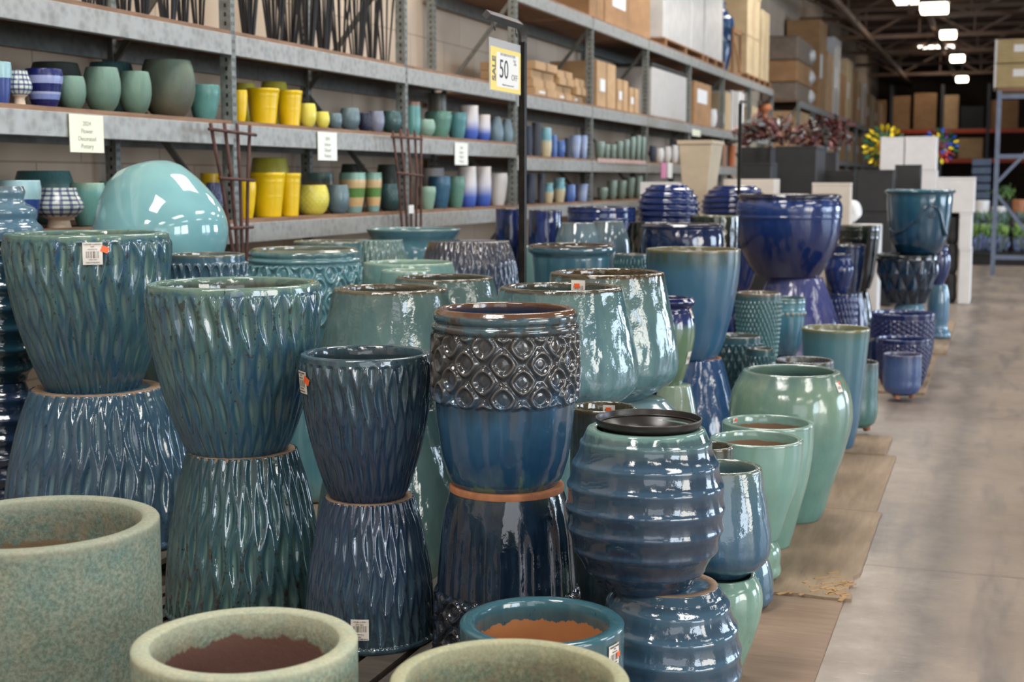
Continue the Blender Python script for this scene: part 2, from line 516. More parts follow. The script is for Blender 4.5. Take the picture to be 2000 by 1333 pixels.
TERRA = plain('terracotta', rgb(168, 112, 78), 0.85, var=0.2, scale=14, bmp=0.3)
UNGL = plain('unglazed_base', rgb(150, 126, 104), 0.9, var=0.25, scale=18, bmp=0.3)
FOOTS = {}
POT = {}
def pot(name, label, cat, loc, R, H, prof, mat, inv=False, group=None, rot=(0, 0, 0), rz=None, single=False, basem=None, **k):
    rnd = random.Random(name+label)
    if rz is None: rz = rnd.uniform(0, 6.28)
    rim = not single
    ms = pot_meshes(R, H, prof, mat, inv=inv, rim=rim, seed=rnd.uniform(0, 6), **k)
    if single:
        o = bpy.data.objects.new(name, ms['body']); o.data.name = name
        o.location = loc; o.rotation_euler = (rot[0], rot[1], rz)
        put(o); tag(o, label, cat, group)
    else:
        o = empty(name, loc, label, cat, group, (rot[0], rot[1], rz))
        put(bpy.data.objects.new('body', ms['body']), o)
        put(bpy.data.objects.new('rim', ms['rim']), o)
        if inv and basem:
            bh_ = .017 if basem is TERRA else .010; ns = 64; r = R*prof[0][1]*0.985
            th = np.arange(ns)/ns*2*PI
            P = np.stack([np.stack([r_*np.cos(th), r_*np.sin(th), np.full(ns, z_)], -1) for r_, z_ in ((r*1.012, H-bh_), (r*1.012, H-0.003), (r*0.99, H+0.0015), (r*0.84, H+0.0018), (r*0.80, H-0.003))])
            me = mesh_from_grids('base', [(P, {}, None, (0, 0, H-0.003))], basem)
            b = put(bpy.data.objects.new('base', me), o); tag(b, 'unglazed clay base ring')
    POT[label] = (o, R, H, prof, inv, Vector(loc))
    return o

# profiles (height fraction, radius fraction), bottom to top of the upright pot
P_TUB  = [(0, .555), (.03, .59), (.15, .69), (.37, .83), (.58, .925), (.81, .985), (.92, 1.0), (1, .98)]
P_TUBI = [(0, .69), (.02, .70), (.15, .78), (.37, .88), (.58, .95), (.81, .99), (1, 1.0)]      # carved tub
P_TUB2 = [(0, .74), (.03, .79), (.12, .87), (.3, .945), (.5, .985), (.8, .99), (1, .965)]
P_TUB2I = [(0, .78), (.02, .79), (.12, .85), (.4, .93), (.7, .98), (1, 1.0)]     # relief urn
P_BARRELI = [(0, .68), (.04, .74), (.2, .90), (.45, 1.0), (.7, .97), (.9, .88), (1, .80)]
P_BARREL = [(0, .60), (.04, .66), (.2, .88), (.45, 1.0), (.7, .97), (.9, .84), (1, .76)]
P_CYL  = [(0, .93), (.03, .97), (.3, .99), (.7, 1.0), (1, 1.0)]
P_BUCK = [(0, .60), (.03, .63), (.15, .74), (.4, .86), (.7, .95), (1, 1.0)]
P_VASE = [(0, .52), (.03, .545), (.3, .73), (.6, .92), (.8, .985), (1, 1.0)]
P_JAR  = [(0, .50), (.03, .53), (.3, .76), (.6, .96), (.78, 1.0), (.92, .93), (1, .82)]
P_TEAR = [(0, .48), (.04, .62), (.12, .86), (.22, .985), (.32, 1.0), (.6, .93), (.85, .84), (1, .79)]   # wide low belly, narrower mouth
P_TALL = [(0, .55), (.02, .57), (.3, .72), (.6, .86), (1, 1.0)]
P_BOWL = [(0, .55), (.05, .64), (.2, .84), (.5, .97), (.8, 1.0), (1, .93)]
P_ROUND = [(0, .60), (.04, .68), (.2, .88), (.45, 1.0), (.75, .95), (1, .82)]
P_URN = [(0, .55), (.05, .58), (.3, .88), (.55, 1.0), (.75, .92), (.85, .78), (.93, .74), (1, .84)]
P_LOW = [(0, .66), (.05, .72), (.3, .90), (.7, 1.0), (1, 1.0)]
P_BELL = [(0, .70), (.1, .82), (.3, .93), (.6, .94), (.88, .97), (.93, 1.12), (1, 1.15)]

# glazes
G = {}
G['teal_green'] = glaze('teal_green_glaze', [(0, rgb(52, 102, 116)), (.3, rgb(70, 118, 126)), (.7, rgb(80, 122, 120)), (1, rgb(94, 132, 120))],
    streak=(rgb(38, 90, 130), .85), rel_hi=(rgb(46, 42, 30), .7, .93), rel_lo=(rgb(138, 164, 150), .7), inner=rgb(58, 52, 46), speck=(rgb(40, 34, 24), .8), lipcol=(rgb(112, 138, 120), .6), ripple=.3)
G['teal_dark'] = glaze('teal_dark_glaze', [(0, rgb(46, 84, 94)), (.4, rgb(58, 102, 108)), (1, rgb(70, 106, 100))],
    streak=(rgb(36, 76, 96), .7), rel_hi=(rgb(40, 32, 22), .85, .85), rel_lo=(rgb(118, 150, 136), .65), speck=(rgb(36, 28, 20), .8), ripple=.3)
G['slate_blue'] = glaze('slate_blue_glaze', [(0, rgb(42, 66, 90)), (.5, rgb(54, 82, 106)), (1, rgb(66, 98, 104))],
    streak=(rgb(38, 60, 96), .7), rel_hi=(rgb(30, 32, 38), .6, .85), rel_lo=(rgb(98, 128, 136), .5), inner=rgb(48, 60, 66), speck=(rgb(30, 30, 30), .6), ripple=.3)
G['blue_carved'] = glaze('blue_carved_glaze', [(0, rgb(64, 104, 124)), (.5, rgb(66, 104, 128)), (1, rgb(60, 94, 110))],
    streak=(rgb(44, 80, 116), .7), rel_hi=(rgb(34, 48, 62), .6, .85), rel_lo=(rgb(124, 154, 158), .7), speck=(rgb(34, 34, 30), .7), ripple=.3)
G['relief_urn'] = glaze('relief_urn_glaze', [(0, rgb(100, 140, 120)), (.03, rgb(50, 112, 140)), (.12, rgb(22, 88, 134)), (.35, rgb(50, 108, 148)), (.50, rgb(58, 82, 104)), (.58, rgb(72, 72, 74)), (.86, rgb(76, 72, 68)), (.90, rgb(76, 68, 58)), (.96, rgb(74, 104, 110)), (1, rgb(70, 98, 104))],
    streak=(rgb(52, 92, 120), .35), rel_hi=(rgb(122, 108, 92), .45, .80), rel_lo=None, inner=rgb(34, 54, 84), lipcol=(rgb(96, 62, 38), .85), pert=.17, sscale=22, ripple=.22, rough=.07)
G['relief_dark'] = glaze('relief_dark_glaze', [(0, rgb(78, 92, 84)), (.06, rgb(44, 60, 68)), (.14, rgb(16, 36, 56)), (.5, rgb(18, 36, 58)), (.58, rgb(22, 28, 38)), (1, rgb(26, 32, 42))],
    streak=(rgb(34, 66, 96), .65), sscale=20, rel_hi=(rgb(60, 52, 46), .5, .8), pert=.05, ripple=.35, rough=.06)
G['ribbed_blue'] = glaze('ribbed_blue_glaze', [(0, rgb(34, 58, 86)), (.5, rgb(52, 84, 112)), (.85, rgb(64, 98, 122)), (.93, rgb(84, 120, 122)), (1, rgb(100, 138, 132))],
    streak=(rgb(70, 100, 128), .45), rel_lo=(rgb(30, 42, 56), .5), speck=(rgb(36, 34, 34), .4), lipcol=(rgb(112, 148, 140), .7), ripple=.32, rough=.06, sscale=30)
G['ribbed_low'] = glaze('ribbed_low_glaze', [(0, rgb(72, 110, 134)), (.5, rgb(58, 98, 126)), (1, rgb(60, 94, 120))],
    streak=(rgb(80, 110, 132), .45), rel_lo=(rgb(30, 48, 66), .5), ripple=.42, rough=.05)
G['celadon'] = glaze('celadon_glaze', [(0, rgb(116, 174, 162)), (.6, rgb(132, 188, 174)), (1, rgb(136, 182, 172))],
    streak=(rgb(128, 168, 142), .6), sscale=9, clay=rgb(132, 104, 78), clay_at=.03, lipcol=(rgb(112, 134, 122), .6), ripple=.18, rough=.10, drip=.008)
G['celadon_big'] = glaze('celadon_big_glaze', [(0, rgb(110, 168, 154)), (.55, rgb(120, 174, 158)), (.8, rgb(138, 172, 142)), (.93, rgb(140, 168, 138)), (1, rgb(106, 138, 130))],
    streak=(rgb(92, 138, 138), .5), sscale=8, lipcol=(rgb(98, 122, 108), .6), ripple=.2, rough=.1, fine=.1)
G['green_jar'] = glaze('green_jar_glaze', [(0, rgb(144, 190, 164)), (1, rgb(138, 182, 162))], streak=(rgb(96, 140, 128), .5), sscale=14, ripple=.2, rough=.08, speck=(rgb(70, 110, 96), .4))
G['blue_gloss'] = glaze('blue_gloss_glaze', [(0, rgb(42, 92, 122)), (.35, rgb(54, 110, 146)), (.8, rgb(78, 122, 144)), (1, rgb(96, 126, 124))],
    streak=(rgb(96, 128, 138), .5), sscale=24, speck=(rgb(60, 70, 60), .4), lipcol=(rgb(96, 104, 88), .6), ripple=.45, rough=.05)
G['mint_gloss'] = glaze('mint_gloss_glaze', [(0, rgb(112, 158, 166)), (.5, rgb(106, 148, 150)), (1, rgb(94, 126, 120))],
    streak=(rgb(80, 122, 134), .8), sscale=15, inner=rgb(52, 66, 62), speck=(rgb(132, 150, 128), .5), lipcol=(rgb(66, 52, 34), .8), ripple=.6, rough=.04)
G['mint_gloss2'] = glaze('mint_gloss_two_glaze', [(0, rgb(108, 154, 162)), (.5, rgb(104, 146, 148)), (.9, rgb(94, 122, 110)), (1, rgb(92, 88, 60))],
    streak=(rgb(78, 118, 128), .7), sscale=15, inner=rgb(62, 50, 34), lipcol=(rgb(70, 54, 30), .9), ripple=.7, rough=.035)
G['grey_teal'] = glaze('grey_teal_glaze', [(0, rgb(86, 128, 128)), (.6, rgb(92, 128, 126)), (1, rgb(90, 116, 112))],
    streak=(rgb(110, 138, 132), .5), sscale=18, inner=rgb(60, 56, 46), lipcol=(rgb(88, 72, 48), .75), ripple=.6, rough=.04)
G['mint_rim'] = glaze('mint_rim_glaze', [(0, rgb(110, 166, 162)), (1, rgb(136, 180, 168))], streak=(rgb(104, 158, 164), .5), lipcol=(rgb(164, 186, 164), .7), ripple=.15, clay=None)
G['aqua_relief'] = glaze('aqua_relief_glaze', [(0, rgb(82, 146, 162)), (.8, rgb(96, 158, 168)), (.93, rgb(104, 150, 150)), (1, rgb(90, 116, 118))],
    streak=(rgb(70, 130, 152), .5), rel_hi=(rgb(140, 184, 184), .4, .7), lipcol=(rgb(120, 118, 96), .7), ripple=.2)
G['blue_petal'] = glaze('blue_petal_glaze', [(0, rgb(58, 104, 126)), (1, rgb(70, 110, 128))], streak=(rgb(46, 88, 116), .5), rel_hi=(rgb(108, 112, 104), .5, .7), lipcol=(rgb(104, 104, 88), .8), ripple=.2)
G['aqua_rim'] = glaze('aqua_rim_glaze', [(0, rgb(84, 142, 160)), (.85, rgb(88, 146, 164)), (1, rgb(66, 116, 140))], streak=(rgb(100, 156, 168), .5), rel_hi=(rgb(128, 108, 94), .5, .8), lipcol=(rgb(124, 150, 142), .6), ripple=.15)
G['brown_blue'] = glaze('brown_blue_glaze', [(0, rgb(104, 94, 88)), (.12, rgb(84, 84, 96)), (.5, rgb(78, 98, 128)), (1, rgb(90, 118, 150))],
    streak=(rgb(60, 70, 96), .7), rel_hi=(rgb(58, 44, 40), .6, .8), rel_lo=(rgb(128, 140, 158), .4), ripple=.3)
G['sage_carved'] = glaze('sage_carved_glaze', [(0, rgb(110, 144, 136)), (1, rgb(104, 140, 136))], streak=(rgb(84, 120, 122), .5), rel_hi=(rgb(66, 84, 76), .5, .85), rel_lo=(rgb(140, 164, 152), .5), ripple=.25)
G['blue_rolled'] = glaze('blue_rolled_glaze', [(0, rgb(52, 100, 126)), (.9, rgb(58, 108, 128)), (1, rgb(56, 90, 108))], streak=(rgb(80, 128, 142), .5), lipcol=(rgb(84, 66, 46), .75), ripple=.25)
G['tall_blue'] = glaze('tall_blue_glaze', [(0, rgb(44, 102, 146)), (.5, rgb(50, 106, 146)), (.82, rgb(60, 112, 142)), (.9, rgb(66, 92, 84)), (1, rgb(88, 86, 50))],
    streak=(rgb(64, 118, 148), .5), sscale=12, lipcol=(rgb(112, 104, 72), .8), ripple=.12, rough=.16, pert=.03)
G['cone_blue'] = glaze('cone_blue_glaze', [(0, rgb(46, 104, 146)), (.5, rgb(64, 118, 146)), (.9, rgb(78, 132, 142)), (1, rgb(94, 118, 96))],
    streak=(rgb(72, 128, 142), .5), sscale=14, lipcol=(rgb(128, 122, 84), .8), ripple=.12, rough=.16, pert=.03)
G['deep_blue'] = glaze('deep_blue_glaze', [(0, rgb(34, 78, 128)), (1, rgb(24, 70, 118))], streak=(rgb(60, 108, 156), .5), ripple=.35, rough=.07)
G['cobalt'] = glaze('cobalt_glaze', [(0, rgb(14, 34, 84)), (.4, rgb(14, 44, 106)), (.72, rgb(24, 62, 132)), (.9, rgb(44, 76, 142)), (1, rgb(26, 34, 66))], streak=(rgb(16, 34, 88), .5), sscale=14, lipcol=(rgb(30, 24, 22), .8), ripple=.25, rough=.08)
G['cobalt_streak'] = glaze('cobalt_streak_glaze', [(0, rgb(78, 88, 152)), (.5, rgb(52, 62, 134)), (1, rgb(30, 40, 112))], streak=(rgb(120, 118, 160), .6), sscale=12, ripple=.35, rough=.07)
G['cobalt_plain'] = glaze('cobalt_plain_glaze', [(0, rgb(24, 52, 118)), (1, rgb(30, 60, 126))], streak=(rgb(16, 34, 84), .5), lipcol=(rgb(36, 34, 44), .7), ripple=.2)
G['cobalt_drip'] = glaze('cobalt_drip_glaze', [(0, rgb(32, 60, 138)), (1, rgb(38, 66, 146))], streak=(rgb(12, 18, 48), .95), sscale=18, lipcol=(rgb(74, 62, 54), .7), ripple=.25)
G['navy'] = glaze('navy_glaze', [(0, rgb(14, 28, 58)), (1, rgb(24, 46, 88))], streak=(rgb(36, 58, 104), .5), lipcol=(rgb(60, 56, 50), .7), ripple=.25)
G['black_green'] = glaze('black_green_glaze', [(0, rgb(8, 10, 14)), (.7, rgb(12, 16, 20)), (1, rgb(54, 64, 48))], streak=(rgb(30, 44, 44), .6), lipcol=(rgb(84, 88, 60), .7), ripple=.3)
G['weave_blue'] = glaze('weave_blue_glaze', [(0, rgb(20, 32, 82)), (1, rgb(30, 44, 100))], streak=(rgb(18, 26, 66), .5), rel_hi=(rgb(52, 66, 126), .4, .7), lipcol=(rgb(74, 88, 128), .7), ripple=.15)
G['bowl_blue'] = glaze('bowl_blue_glaze', [(0, rgb(48, 80, 142)), (.7, rgb(62, 94, 150)), (1, rgb(44, 64, 112))], streak=(rgb(76, 108, 158), .4), lipcol=(rgb(108, 100, 116), .7), ripple=.1, rough=.2)
G['bucket'] = glaze('bucket_glaze', [(0, rgb(14, 56, 86)), (.5, rgb(20, 76, 108)), (1, rgb(42, 100, 122))], streak=(rgb(36, 92, 118), .6), sscale=12, lipcol=(rgb(96, 136, 150), .7), ripple=.2)
G['diamond_teal'] = glaze('diamond_teal_glaze', [(0, rgb(10, 42, 64)), (.85, rgb(14, 54, 84)), (.9, rgb(22, 30, 36)), (1, rgb(40, 50, 48))], streak=(rgb(10, 34, 50), .6), rel_hi=(rgb(40, 92, 122), .5, .75), ripple=.2)
G['sky_bell'] = glaze('sky_bell_glaze', [(0, rgb(120, 170, 190)), (.5, rgb(82, 140, 176)), (1, rgb(98, 150, 184))], streak=(rgb(64, 120, 158), .5), sscale=10, ripple=.2)
G['hob_teal'] = glaze('hobnail_teal_glaze', [(0, rgb(76, 152, 160)), (.6, rgb(70, 140, 150)), (1, rgb(72, 104, 108))], rel_hi=(rgb(118, 168, 168), .6, .7), rel_lo=(rgb(38, 92, 106), .6), lipcol=(rgb(128, 108, 90), .7), ripple=.1)
G['stud_teal'] = glaze('stud_teal_glaze', [(0, rgb(72, 132, 140)), (1, rgb(70, 116, 126))], rel_hi=(rgb(150, 178, 170), .6, .75), rel_lo=(rgb(36, 80, 92), .7), lipcol=(rgb(104, 94, 80), .6), ripple=.1)
G['band_teal'] = glaze('banded_teal_glaze', [(0, rgb(28, 78, 106)), (.5, rgb(46, 112, 138)), (.86, rgb(84, 152, 166)), (1, rgb(74, 108, 102))], streak=(rgb(66, 136, 156), .5), rel_hi=(rgb(170, 128, 72), .9, .6), ripple=.2)
G['two_tone'] = glaze('green_jar_blue_rim_glaze', [(0, rgb(118, 148, 112)), (.62, rgb(112, 142, 108)), (.70, rgb(92, 128, 128)), (.74, rgb(40, 62, 120)), (.88, rgb(46, 56, 108)), (1, rgb(22, 34, 92))], pert=.03, sscale=24, ripple=.2, rough=.08)
G['floral'] = glaze('pale_green_floral_glaze', [(0, rgb(156, 180, 152)), (1, rgb(150, 176, 148))], streak=(rgb(196, 206, 184), .8), sscale=9, ripple=.35, rough=.06)
G['light_shoulder'] = glaze('light_blue_shoulder_glaze', [(0, rgb(128, 162, 170)), (1, rgb(120, 156, 166))], ripple=.25)
G['teal_slim'] = glaze('slim_teal_glaze', [(0, rgb(62, 122, 112)), (.4, rgb(72, 128, 128)), (.85, rgb(80, 124, 134)), (1, rgb(70, 70, 70))], streak=(rgb(88, 138, 142), .4), lipcol=(rgb(70, 60, 56), .7), ripple=.12, rough=.2)
G['turquoise'] = glaze('turquoise_glaze', [(0, rgb(150, 204, 202)), (.3, rgb(138, 202, 206)), (.75, rgb(126, 196, 204)), (1, rgb(126, 196, 204))], streak=(rgb(140, 196, 198), .4), sscale=5, ripple=.10, rough=.04, rip_s=5)
G['faceted'] = glaze('faceted_blue_glaze', [(0, rgb(104, 116, 122)), (.1, rgb(98, 130, 148)), (.5, rgb(84, 126, 150)), (1, rgb(78, 120, 146))], streak=(rgb(112, 140, 150), .5), ripple=.3, lipcol=(rgb(128, 120, 96), .5))
G['dark_teal_ring'] = glaze('dark_teal_ring_glaze', [(0, rgb(18, 56, 66)), (.5, rgb(24, 72, 90)), (1, rgb(40, 96, 120))], streak=(rgb(20, 52, 72), .5), rel_lo=(rgb(12, 30, 40), .6), ripple=.25)
G['navy_ring'] = glaze('navy_ring_glaze', [(0, rgb(30, 54, 86)), (1, rgb(18, 46, 74))], streak=(rgb(40, 70, 100), .5), rel_lo=(rgb(12, 22, 34), .6), ripple=.35, rough=.07)
G['grey_shoulder'] = glaze('grey_blue_shoulder_glaze', [(0, rgb(110, 120, 118)), (.15, rgb(108, 134, 146)), (1, rgb(58, 98, 130))], streak=(rgb(96, 124, 140), .5), lipcol=(rgb(100, 86, 70), .7), ripple=.2)
G['drip_rim'] = glaze('drip_rim_glaze', [(0, rgb(52, 90, 104)), (.6, rgb(66, 104, 114)), (1, rgb(58, 102, 114))], streak=(rgb(94, 120, 118), .5), speck=(rgb(50, 36, 26), .7), clay=rgb(186, 122, 70), clay_at=.045, drip=.02, lipcol=(rgb(52, 96, 110), .7), ripple=.2, rough=.1)
G['dark_rim_small'] = glaze('dark_rim_small_glaze', [(0, rgb(40, 62, 74)), (.8, rgb(56, 80, 90)), (1, rgb(72, 70, 54))], streak=(rgb(96, 112, 110), .5), speck=(rgb(24, 26, 22), .8), lipcol=(rgb(70, 62, 44), .8), ripple=.3)
G['stone_big'] = rough_stone('weathered_green_stone', rgb(136, 149, 134), rgb(120, 143, 134), rgb(158, 156, 136), rgb(128, 110, 84), .095)
G['stone_pale'] = rough_stone('weathered_pale_stone', rgb(160, 170, 150), rgb(134, 160, 148), rgb(186, 182, 156), rgb(112, 80, 72), .05)
G['stone_yellow'] = rough_stone('weathered_cream_stone', rgb(156, 162, 136), rgb(136, 154, 134), rgb(180, 174, 142), rgb(112, 78, 66), .075)
# ------------------------------------------------------------------ room
def concrete():
    m, nt, b = newmat('concrete_floor')
    n1 = noise(nt, 0.9, 5, 0.6); n2 = noise(nt, 5, 6, 0.7, off=(3, 3, 0)); n3 = noise(nt, 2.2, 4, 0.6, sc=(2.6, 0.35, 1), off=(1, 5, 0))
    c = ramp(nt, n1, [(0.35, rgb(132, 119, 108)), (0.65, rgb(156, 142, 129))])
    c = mixc(nt, ramp(nt, n2, [(0.35, 0.0), (0.7, 0.55)]), c, rgb(122, 110, 102))
    c = mixc(nt, ramp(nt, n3, [(0.52, 0.0), (0.66, 0.6)]), c, rgb(96, 92, 92))
    v = N(nt, 'ShaderNodeTexCoord').outputs['Object']; sp = N(nt, 'ShaderNodeSeparateXYZ'); L(nt, v, sp.inputs[0])
    w = noise(nt, 1.3, 3, 0.6, off=(8, 0, 0))
    x0 = mathn(nt, 'ADD', sp.outputs[0], mathn(nt, 'MULTIPLY', mathn(nt, 'SUBTRACT', w, 0.5), 0.35))
    band = mathn(nt, 'ABSOLUTE', mathn(nt, 'SUBTRACT', x0, -0.17))       # dark tyre-worn strip along the aisle
    c = mixc(nt, mathn(nt, 'MULTIPLY', ramp(nt, band, [(0.0, 0.75), (0.13, 0.0)]), ramp(nt, n2, [(0.3, 0.5), (0.7, 1.0)])), c, rgb(84, 80, 80))
    jy = mathn(nt, 'ABSOLUTE', mathn(nt, 'SUBTRACT', mathn(nt, 'MODULO', mathn(nt, 'ADD', sp.outputs[1], 100.0), 3.7), 1.85))
    c = mixc(nt, ramp(nt, jy, [(0.0, 0.45), (0.02, 0.0)]), c, rgb(84, 74, 66))
    scr = noise(nt, 14, 4, 0.75, sc=(0.5, 4, 1), off=(2, 2, 2))
    c = mixc(nt, ramp(nt, scr, [(0.62, 0.0), (0.70, 0.4)]), c, rgb(196, 186, 176))
    L(nt, c, b.inputs['Base Color'])
    L(nt, ramp(nt, n2, [(0.3, 0.30), (0.7, 0.50)]), b.inputs['Roughness'])
    bump(nt, b, n2, 0.08, 0.01)
    return m
def block_wall():
    m, nt, b = newmat('painted_block_wall')
    tc = N(nt, 'ShaderNodeTexCoord'); sp = N(nt, 'ShaderNodeSeparateXYZ'); L(nt, tc.outputs['Object'], sp.inputs[0])
    cb = N(nt, 'ShaderNodeCombineXYZ'); L(nt, sp.outputs[1], cb.inputs[0]); L(nt, sp.outputs[2], cb.inputs[1])
    br = N(nt, 'ShaderNodeTexBrick'); L(nt, cb.outputs[0], br.inputs['Vector'])
    br.inputs['Scale'].default_value = 1.0; br.inputs['Brick Width'].default_value = 0.8; br.inputs['Row Height'].default_value = 0.4
    br.inputs['Mortar Size'].default_value = 0.008; br.inputs['Mortar Smooth'].default_value = 0.6
    br.inputs['Color1'].default_value = rgb(196, 178, 158); br.inputs['Color2'].default_value = rgb(188, 170, 150); br.inputs['Mortar'].default_value = rgb(158, 140, 122)
    c = mixc(nt, 1.0, br.outputs[0], ramp(nt, noise(nt, 1.5, 5), [(0.3, (0.88, 0.87, 0.86, 1)), (0.7, (1, 1, 1, 1))]), 'MULTIPLY')
    L(nt, c, b.inputs['Base Color']); b.inputs['Roughness'].default_value = 0.8
    bump(nt, b, br.outputs['Fac'], -0.3, 0.01)
    return m
def wood(name, c1, c2, rough=0.7, sc=(1, 8, 8), scale=4, bmp=0.15):
    m, nt, b = newmat(name)
    n = noise(nt, scale, 5, 0.65, sc=sc); n2 = noise(nt, scale*0.5, 3, off=(4, 1, 1))
    c = ramp(nt, n, [(0.3, c1), (0.7, c2)])
    c = mixc(nt, ramp(nt, n2, [(0.45, 0.0), (0.75, 0.5)]), c, tuple(x*0.6 for x in c1[:3])+(1,))
    L(nt, c, b.inputs['Base Color']); b.inputs['Roughness'].default_value = rough
    bump(nt, b, n, bmp, 0.004); return m
M_FLOOR, M_BLOCK = concrete(), block_wall()
M_CEIL = wood('dark_timber_roof_deck', rgb(66, 46, 32), rgb(92, 66, 46), sc=(8, 1, 1), scale=2)
M_BEAM = wood('roof_timber', rgb(96, 76, 62), rgb(128, 102, 84), sc=(8, 1, 8))
M_DARKWALL = plain('dark_far_wall', rgb(62, 48, 38), 0.9)
M_RWALL = plain('right_wall_paint', rgb(150, 138, 124), 0.8, scale=2)
M_ALU = plain('door_frame_metal', rgb(120, 122, 126), 0.4, 0.6)

struct(MB().box(-5.45, 13.0, -6.0, 62.0, -0.12, 0.0), 'floor', M_FLOOR)
struct(MB().box(-5.20, -5.02, -6.0, 62.0, 0, 6.55), 'wall_left', M_BLOCK)
struct(MB().box(-5.45, 13.15, 62.0, 62.2, 0, 6.55), 'wall_far', M_DARKWALL)
struct(MB().box(-5.45, 13.15, -6.15, 62.2, 6.55, 6.7), 'ceiling', M_CEIL)
mb = MB(); doors = [(-3.7, 1.85), (0.6, 1.85), (13.5, 3.0), (26.0, 3.5)]; y0 = -6.0
mb_tops = [5.45, 5.45, 4.15, 4.15]
for (c_, h_), tp_ in zip(doors, mb_tops):
    mb.box(13.0, 13.15, y0, c_-h_, 0, 6.55); mb.box(13.0, 13.15, c_-h_, c_+h_, tp_, 6.55); y0 = c_+h_
mb.box(13.0, 13.15, y0, 62.0, 0, 6.55)
struct(mb, 'wall_right', M_RWALL)
for k_, ((c_, h_), tp_) in enumerate(zip(doors, mb_tops)):
    struct(MB().box(12.93, 13.0, c_-h_-0.08, c_-h_, 0, tp_+.05).box(12.93, 13.0, c_+h_, c_+h_+0.08, 0, tp_+.05).box(12.93, 13.0, c_-h_, c_+h_, tp_-.03, tp_+.05), 'door_%d' % (k_+1), M_ALU)
struct(MB().box(-5.45, 1.25, -6.15, -6.0, 0, 6.55).box(7.55, 13.15, -6.15, -6.0, 0, 6.55).box(1.25, 7.55, -6.15, -6.0, 4.1, 6.55), 'wall_back', M_RWALL)
mb = MB()
for x_ in (1.25, 4.4-0.04, 7.47): mb.box(x_, x_+0.08, -5.98, -5.93, 0, 4.1)
mb.box(1.25, 7.55, -5.98, -5.93, 4.05, 4.12).box(1.25, 7.55, -5.98, -5.93, 2.4, 2.46)
struct(mb, 'door_5', M_ALU)  # frame of the unseen entrance added for the front fill
# roof members
k_ = 0
for y_ in [5, 9.5, 14, 18.5, 23, 27.5, 32, 37, 42, 47, 52, 57]:
    k_ += 1; mb = MB()
    mb.bar((-5.3, y_, 5.62), (13.0, y_, 5.62), 0.10, 0.12); mb.bar((-5.3, y_, 6.40), (13.0, y_, 6.40), 0.10, 0.12)
    xs = [-5.3+i*1.5 for i in range(13)]
    for i in range(12):
        a_, b_ = (5.62, 6.40) if i % 2 else (6.40, 5.62)
        mb.bar((xs[i], y_, a_), (xs[i+1], y_, b_), 0.07, 0.07)
        mb.bar((xs[i+1], y_, 5.62), (xs[i+1], y_, 6.40), 0.05, 0.05)
    struct(mb, 'trim_%d' % k_, M_BEAM)
for x_ in (-3.6, -1.75, 0.6):
    k_ += 1
    struct(MB().bar((x_, -6, 5.50), (x_, 62, 5.50), 0.10, 0.14), 'trim_%d' % k_, M_BEAM)
mb = MB()
for y_ in np.arange(-5, 62, 1.6): mb.box(-5.3, 13.0, y_, y_+0.06, 6.43, 6.55)
k_ += 1; struct(mb, 'trim_%d' % k_, M_CEIL)

def emis(name, col, s):
    m, nt, b = newmat(name)
    b.inputs['Emission Color'].default_value = col; b.inputs['Emission Strength'].default_value = s
    b.inputs['Base Color'].default_value = (0.8, 0.8, 0.8, 1); return m
M_SKYL = emis('skylight_panel', (1.0, 0.90, 0.78, 1), 5)
M_LAMP = emis('lamp_lens', (1.0, 0.86, 0.66, 1), 12)
M_LAMPH = plain('lamp_housing', rgb(70, 66, 62), 0.5, 0.5)
for i, (x_, y_) in enumerate([(-2.25, 39.5), (-2.35, 55.0)]):
    o = struct(MB().box(x_-0.62, x_+0.62, y_-1.3, y_+1.3, 6.36, 6.40), 'window_%d' % (i+1), M_SKYL)
lampsL = ['warehouse lamp hanging nearest under the roof, brightest of the row', 'second warehouse lamp down the row, below the first roof light', 'third warehouse lamp, beside the far roof light strip', 'farthest warehouse lamp, lowest of the row in front of the dark wall']
for i, (px, py, s_) in enumerate([(1825, 13, 0.58), (1852, 65, 0.40), (1870, 112, 0.42), (1879, 153, 0.42)]):
    P_ = on_z(px, py, 5.3)
    e = empty('high_bay_lamp', P_, lampsL[i], 'lamp', 'lamps under the roof')
    MB().box(P_.x-s_/2-.03, P_.x+s_/2+.03, P_.y-s_*.5-.03, P_.y+s_*.5+.03, P_.z+0.06, P_.z+0.16).build('housing', M_LAMPH, e)
    MB().box(P_.x-s_/2, P_.x+s_/2, P_.y-s_*.5, P_.y+s_*.5, P_.z-.14, P_.z+0.06).build('lens', M_LAMP, e, bevel=0.04)
    MB().tube([(P_.x, P_.y, P_.z+0.16), (P_.x, P_.y, 6.55)], 0.02).build('rod', M_LAMPH, e)

